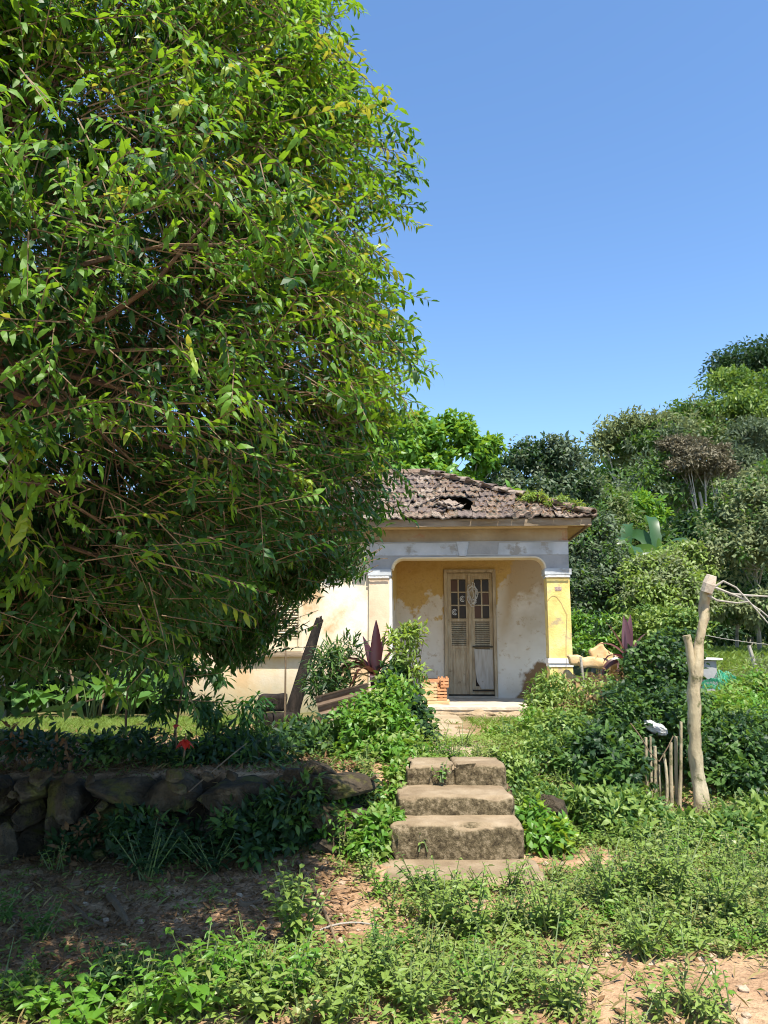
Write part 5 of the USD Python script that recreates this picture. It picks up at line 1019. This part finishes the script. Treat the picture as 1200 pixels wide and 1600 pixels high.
# stake fence
sf_ = thing('stake_fence', 'short rustic fence of uneven bare stakes by the cut trunk', 'fence', base_at(1035, 7.7)); sb_ = base_at(1035, 7.7)
for k, (px, py, px0, r) in enumerate(((1009, 1152, 1010, .018), (1016, 1151, 1018, .014), (1023, 1166, 1024, .022), (1037, 1177, 1037, .017), (1048, 1160, 1050, .021), (1056, 1150, 1057, .019), (1064, 1128, 1060, .018), (1030, 1195, 1033, .012), (1043, 1200, 1043, .012))):
    d = 7.7 + .05 * (k % 3); g0 = at(px0, 1262, d); g0[2] = gz(g0[0], g0[1]); obj('stake', tube(curve(g0 - [0, 0, .1], at(px, py, d), np.random.default_rng(k).normal(size=3) * .02, 6) - sb_, np.linspace(r, r * .8, 6), 7), m_cutbark, sf_, smooth=60)
obj('binding_vine', tube(np.array([at(a, b, 7.62) for a, b in ((985, 1130), (1000, 1150), (1015, 1175), (1030, 1190), (1045, 1165), (1052, 1150))]) - sb_, .006, 4), m_twig, sf_)
wf = thing('wire_strand', 'thin fence wire running to the meadow post', 'wire', at(1110, 993, 12.5)); o = at(1110, 993, 12.5)
obj('wire', [tube(np.array([at(a, b, d) for a, b, d in ((1090, 990, 12.3), (1130, 998, 13), (1172, 1004, 13.95), (1230, 1010, 15))]) - o, .006, 4)], m_greybark, wf)
# sticks on the ground
R = np.random.default_rng(88)
for i, (a, b_, c_, d_, lab) in enumerate(((112, 1412, 165, 1452, 'grey stick lying in the shade at the lower left'), (170, 1405, 200, 1450, 'thicker brown stick beside the grey one in the shade'), (465, 1350, 528, 1312, 'pale forked twig at the edge of the shade, below the wall'), (372, 1415, 410, 1412, 'short cut log end where shade meets sun'), (500, 1458, 600, 1455, 'thin straw-coloured stick on the sunny dirt'), (590, 1215, 560, 1240, 'broken stick under the bright bush by the steps'), (295, 1240, 385, 1165, 'thin pale stick leaning on top of the stone wall'))):
    if i in (5, 6): q0, q1 = at(a, b_, 6.2), at(c_, d_, 6.9)
    else: q0, q1 = ground_pt(a, b_), ground_pt(c_, d_)
    x = thing('fallen_stick', lab, 'stick', q0); obj('stick', tube(curve((0, 0, .015), q1 - q0 + [0, 0, .02], R.normal(size=3) * .03, 7), np.linspace(.014, .008, 7) * (1.8 if i in (1, 3) else 1 if i not in (4, 6) else .45), 6), m_twig if i != 4 else m_greybark, x)
# ---------------------------------------------------------------- weeds: the clumps one can tell apart
for i, (px, py, hpx, wpx, mat, ns, nl, L, W, kind, lab) in enumerate((
        (465, 1480, 110, 100, F_weed, 16, 11, .085, .045, 8, 'broad-leaved weed clump on the sunny dirt at the shade edge'),
        (455, 1425, 60, 60, F_weed, 9, 9, .07, .035, 8, 'smaller weed clump just behind the broad-leaved one'),
        (690, 1455, 90, 110, F_weed, 18, 11, .075, .03, 8, 'large weed clump in front of the lowest step'),
        (745, 1470, 95, 90, F_weed, 14, 11, .08, .036, 8, 'weed clump to the right of the large one before the steps'),
        (655, 1400, 60, 70, F_mid, 10, 10, .07, .026, 8, 'dark weed tuft hiding the left corner of the landing'),
        (800, 1400, 55, 60, F_weed, 10, 10, .06, .026, 8, 'weed tuft at the right corner of the landing'),
        (860, 1460, 90, 100, F_weed, 16, 11, .07, .03, 8, 'tall weed clump in the middle of the right-hand weeds'),
        (960, 1420, 90, 110, F_weed, 16, 11, .075, .03, 8, 'spreading weed clump below the dark bank bush'),
        (1060, 1400, 100, 110, F_weed, 16, 12, .08, .03, 8, 'tall weed clump below the stake fence'),
        (1130, 1440, 90, 90, F_weed, 13, 11, .075, .03, 8, 'weed clump at the right, above the bare dirt corner'),
        (1010, 1500, 80, 100, F_weed, 14, 10, .07, .03, 8, 'weed clump beside the bare dirt in the right corner'),
        (310, 1590, 110, 120, F_bright, 12, 9, .095, .048, 8, 'lush bright weed at the lower left, where sun begins'),
        (130, 1612, 60, 120, F_bright, 10, 8, .09, .055, 8, 'round-leaved bright weed at the bottom left edge'),
        (235, 1600, 80, 80, F_bright, 9, 8, .09, .045, 8, 'bright weed between the two lower left ones'),
        (405, 1595, 90, 110, F_weed, 13, 10, .08, .034, 8, 'bushy weed at the bottom, left of the middle'),
        (520, 1600, 80, 100, F_weed, 12, 10, .075, .03, 8, 'bushy weed at the bottom edge near the middle'),
        (640, 1590, 90, 110, F_weed, 13, 10, .075, .028, 8, 'bushy weed at the bottom edge below the steps'),
        (760, 1590, 90, 110, F_weed, 13, 10, .075, .03, 8, 'bushy weed at the bottom, right of the steps'),
        (880, 1580, 80, 100, F_weed, 12, 10, .07, .028, 8, 'bushy weed at the bottom edge left of the dirt corner'),
        (450, 1565, 80, 110, F_bright, 12, 9, .085, .04, 8, 'lush bright weed left of the middle, above the bottom edge'),
        (365, 1545, 80, 90, F_bright, 10, 9, .085, .04, 8, 'bright weed behind the lush one at the sun edge'),
        (60, 1590, 60, 90, F_bright, 9, 8, .085, .045, 8, 'bright broad-leaved weed in the bottom left corner'),
        (560, 1560, 80, 100, F_weed, 12, 10, .08, .034, 8, 'bushy weed left of the dark clump on the dirt'),
        (1000, 1400, 80, 110, F_weed, 14, 11, .08, .034, 8, 'weed clump between the two right-hand clumps under the bank'),
        (595, 1530, 70, 80, F_mid, 10, 10, .07, .026, 8, 'darker weed clump on the dirt below the landing'),
        (230, 1375, 80, 100, F_dark, 13, 10, .09, .04, 8, 'shaded leafy weed at the foot of the stone wall'),
        (330, 1365, 60, 90, F_dark, 11, 10, .08, .034, 8, 'shaded weed right of the one at the foot of the wall'),
        (60, 1470, 55, 70, F_mid, 8, 8, .07, .035, 8, 'small weed in the shade at the left edge'),
        (190, 1560, 80, 130, F_dark, 14, 9, .085, .04, 8, 'shaded spreading weed above the bright lower left ones'),
        (85, 1365, 45, 40, F_weed, 6, 8, .05, .022, 8, 'tiny sunlit weed under the mossy wall stones'),
        (22, 1298, 40, 50, F_mid, 6, 7, .07, .045, 8, 'weed rooted between the wall stones at the left edge'),
        (430, 1330, 80, 90, F_dark, 12, 10, .08, .03, 8, 'shaded weed at the wall foot below the strap-leaved plant'),
        (690, 1180, 55, 30, F_weed, 5, 8, .07, .03, 8, 'spindly weed growing on the worn path'),
        (725, 1165, 35, 40, F_weed, 6, 7, .05, .022, 8, 'small weed in the middle of the worn path'),
        (690, 1222, 30, 30, F_bright, 6, 6, .05, .026, 8, 'little green weed growing in the broken top step'),
        (790, 1160, 40, 26, F_mid, 4, 4, .14, .05, 8, 'thick-leaved plant right of the worn path near the porch'),
        (660, 1330, 35, 16, F_weed, 3, 5, .04, .02, 8, 'yellowish weed sprouting from the lowest step'))):
    p = ground_pt(px, py, .3 if py < 1230 else 0)
    if py in (1180, 1165, 1222, 1160): p = at(px, py, {1180: 7.6, 1165: 8.2, 1222: 6.62, 1160: 8.9}[py])
    if px == 660: p = at(px, py, 5.93)
    s = p[1] * .986 / FPX
    herb('weed_plant', lab, p, hpx * s, wpx * s * .55, ns, nl, L, W, mat, 600 + i, kind, cat='weed')
# thin grass-like carpet of tiny weeds, dry straw and leaf litter, too many to count
R = np.random.default_rng(99)
def density(x, y):
    """how green the earth is: bare patches by the steps, in the shade and in the near right corner"""
    n = meshkit.fbm(np.stack([x * 1.5, y * 1.5, np.zeros_like(x)], -1) + 5, 3, 4)
    dn = np.clip((n - .38) * 6.0, .06, 1)
    dn = np.clip(dn + .16 * ((y < 4.9) & (x < 1.1)), 0, 1)
    shade = (x < -.30 + .10 * (y - 6)) & (y > 3.95 + np.clip((x + 1.2), 0, 1) * .55)
    dn = np.where(shade, dn * .07, dn)
    bare = bareness(x, y)
    return np.clip(dn * (1 - 1.05 * np.clip(bare, 0, 1)), 0, 1)
def bareness(x, y):
    return (np.exp(-(((x + .30) / .42) ** 2 + ((y - 5.1) / .75) ** 2)) + np.exp(-((np.maximum(0, 2.0 - x) / .62) ** 2 + (np.maximum(0, y - 3.6) / .55) ** 2)) * 1.3 + np.exp(-(((x - 1.55) / .38) ** 2 + ((y - 6.0) / .45) ** 2)) + .9 * ((x > -.05) & (x < 1.12) & (y > 5.35) & (y < 7.2)))
def scatter(n, x0, x1, y0, y1, w=None, wedge=True):
    y = y0 + (y1 - y0) * R.random(n) ** 1.15; x = R.uniform(x0, x1, n)
    k = np.abs(x) < y * .56 + .3 if wedge else np.ones(n, bool)
    if w is not None: k &= R.random(n) < w(x, y)
    return x[k], y[k]
P, D, N, LL = [], [], [], []
x, y = scatter(29000, -4.2, 4.5, 3.2, 9.2, density)
m = 7; X, Y = np.repeat(x, m), np.repeat(y, m); n = len(X); a = R.random(n) * 6.283; o = R.random(n) * .035
X = X + np.cos(a) * o; Y = Y + np.sin(a) * o; hz = np.repeat(R.uniform(.01, .09, len(x)), m) * R.uniform(.3, 1, n)
on = ~((X > -.05) & (X < 1.12) & (Y > 5.35) & (Y < 7.1))
Z = G(X, Y) + hz
lf = leaves(np.stack([X, Y, Z], -1)[on], np.stack([np.cos(a), np.sin(a), R.uniform(-.2, .7, n)], -1)[on], (np.array([0, 0, 1.0]) + rdir(R, n) * .35)[on], R.uniform(.022, .06, n)[on], R.uniform(.010, .025, n)[on], .25, .2, 4)
obj('ground_weeds', lf, F_weed, kind='stuff', label='carpet of tiny green weeds covering the sunny dirt', cat='weeds')
x, y = scatter(44000, -3.5, 4.2, 3.2, 8.5, lambda x, y: np.where((x < -.2) & (y > 4), .05, .22) * np.clip(1.1 - bareness(x, y), 0, 1) + .7 * density(x, y)); n = len(x); a = R.random(n) * 6.283
on = ~((x > -.05) & (x < 1.12) & (y > 5.35) & (y < 7.1)); x, y, a = x[on], y[on], a[on]; n = len(x)
gl = leaves(np.stack([x, y, G(x, y)], -1), np.stack([np.cos(a) * .6, np.sin(a) * .6, R.uniform(.1, 1.2, n)], -1), np.stack([np.cos(a + 1.6), np.sin(a + 1.6), np.full(n, .8)], -1), R.uniform(.035, .10, n), .0045, .5, .1, 2)
half = R.random(n) < .6; f = gl[1].reshape(n, 2, 3)
obj('dry_straw', (gl[0], f[half].reshape(-1, 3)), F_straw, kind='stuff', label='dry straw lying among the weeds', cat='straw')
obj('grass', (gl[0], f[~half].reshape(-1, 3)), F_weed, kind='stuff', label='thin short grass blades among the weeds', cat='grass')
x, y = scatter(34000, -4.4, 3.8, 3.2, 9.4, lambda x, y: np.where((x < -.2) & (y > 3.9), 1.0, .10 * np.clip(1 - bareness(x, y), 0, 1))); n = len(x); a = R.random(n) * 6.283
ll = leaves(np.stack([x, y, G(x, y) + R.uniform(.004, .02, n)], -1), np.stack([np.cos(a), np.sin(a), R.normal(size=n) * .25], -1), np.array([0, 0, 1.0]) + rdir(R, n) * .35, R.uniform(.03, .085, n), R.uniform(.012, .03, n), R.normal(size=n) * .3, .3, 4)
obj('leaf_litter', ll, F_dry, kind='stuff', label='brown fallen leaves littering the shaded earth', cat='leaf litter')
x, y = scatter(900, -4.2, 3.6, 3.2, 8.0, lambda x, y: np.where(x < -.2, 1.0, .35)); n = len(x); a = R.random(n) * 3.14; l = R.uniform(.06, .3, n)
p0 = np.stack([x, y, G(x, y) + .008], -1); x2, y2 = x + np.cos(a) * l, y + np.sin(a) * l
obj('twig_litter', sticks(p0, np.stack([x2, y2, G(x2, y2) + .012], -1), .004, .0025), m_twig, kind='stuff', label='small broken twigs scattered over the earth', cat='twigs')
# knee-high tangle of mixed weeds between the larger clumps
x, y = scatter(4200, -2.6, 4.3, 3.3, 7.6, lambda x, y: density(x, y) ** 1.5)
on = ~((x > -.1) & (x < 1.15) & (y > 5.35) & (y < 7.1)); x, y = x[on][:680], y[on][:680]
hs, hl = {0: [], 1: [], 2: []}, []
for i in range(len(x)):
    st, lv = herb_parts(R, R.uniform(.07, .24), R.uniform(.05, .16), int(R.integers(3, 7)), 8, R.uniform(.04, .075), R.uniform(.016, .03), 4)
    o = np.array([x[i], y[i], gz(x[i], y[i])]); hs[int(R.choice(3, p=[.38, .22, .40]))].append((lv[0] + o, lv[1])); hl += [(v + o, f) for v, f in st]
for k, (nm, mt) in enumerate((('weed_patch_weeds', F_weed), ('bright_patch_weeds', F_bright), ('yellowing_patch_weeds', foliage('yellowing_weed', [(.16, .20, .05), (.26, .29, .09), (.36, .33, .14)], trans=(.35, .38, .08))))):
    obj(nm, hs[k], mt, kind='stuff', label=('mixed low weeds', 'fresh green low weeds', 'yellowing low weeds')[k] + ' tangled over the sunny ground', cat='weeds')
obj('weed_stems_undergrowth', hl, m_stem, kind='stuff', label='thin stems of the low tangled weeds', cat='weeds')
# small stones and clods
x, y = scatter(500, -2.5, 3.0, 3.2, 6.3); cl = []
for i in range(len(x)):
    s = R.uniform(.008, .028); m_ = trimesh.creation.icosphere(1); v = m_.vertices * (1 + R.normal(size=(len(m_.vertices), 1)) * .18) * s * [1, 1, .6]; cl.append((v + [x[i], y[i], gz(x[i], y[i]) + s * .2], m_.faces))
obj('pebbles', cl, rough_mat('pebble', [(.20, .14, .09), (.33, .25, .17), (.44, .36, .27)], 20, 5, .9), kind='stuff', label='small stones and clods on the bare dirt', cat='pebbles')
# turf of the yard: sunny strip by the broad leaves, terrace and the meadow
def turf(name, n, x0, x1, y0, y1, L, mat, lab, w=None):
    x, y = scatter(n, x0, x1, y0, y1, w, False); n = len(x); a = R.random(n) * 6.283
    g = leaves(np.stack([x, y, G(x, y) - .01], -1), np.stack([np.cos(a) * .55, np.sin(a) * .55, R.uniform(.4, 1.2, n)], -1), np.stack([np.cos(a + 1.6), np.sin(a + 1.6), np.full(n, .8)], -1), L * R.uniform(.5, 1.3, n), L * .13, .5, .1, 2)
    obj(name, g, mat, kind='stuff', label=lab, cat='grass')
turf('yard_grass', 14000, -6.5, -1.9, 8.9, 11.4, .08, F_weed, 'bright short grass in front of the broad-leaved plants')
turf('shade_grass', 2600, -5.5, -.3, 6.6, 9.4, .09, F_mid, 'dull short grass on the shaded terrace', lambda x, y: .25 + .75 * ss(7.4, 9.0, y))
turf('meadow_grass', 18000, 5.0, 14.0, 10.5, 24.0, .22, F_weed, 'sunny yellow-green meadow behind the cut trunk', lambda x, y: (np.abs(x / y - .48) < .16) * 1.0)
turf('bank_grass', 7000, 1.2, 5.0, 6.5, 11.5, .10, F_weed, 'grass on the bank among the right-hand bushes')
turf('path_grass', 1500, .2, 1.5, 7.2, 11.6, .07, F_weed, 'sparse grass along the worn path', lambda x, y: np.clip(np.abs(x - .75 - .06 * (y - 7)) * 1.7, .12, 1))
# moss, leaves and dirt lodged on the roof tiles
n = 5200; s = R.random(n) * SL * .98; vv = s / math.sqrt(1 + SLOPE ** 2); u = R.uniform(-3.6, EU1, n); k = (u < EU1 - vv) & (R.random(n) < .3 + .9 * np.exp(-((u - .1) / .7) ** 2)) & (meshkit.fbm(np.stack([u * 2, s * 2, s * 0], -1), 3, 5) > .40)
u, vv = u[k], vv[k]; k2 = np.array([not HOLE.contains(Point(a, b)) for a, b in zip(u, vv)]); u, vv = u[k2], vv[k2]; n = len(u)
Pm = np.array(HO) + EU * u[:, None] + EV * (EV0 + vv)[:, None]; Pm[:, 2] += EZ + vv * SLOPE + .05 + R.random(n) * .03; a = R.random(n) * 6.283
obj('roof_debris', leaves(Pm, np.stack([np.cos(a), np.sin(a), R.normal(size=n) * .5], -1), np.array([0, -.4, 1.0]) + rdir(R, n) * .5, R.uniform(.03, .08, n), R.uniform(.012, .03, n), .3, .3, 4), F_dry, kind='stuff', label='dead leaves and moss lodged on the roof tiles', cat='leaf litter')
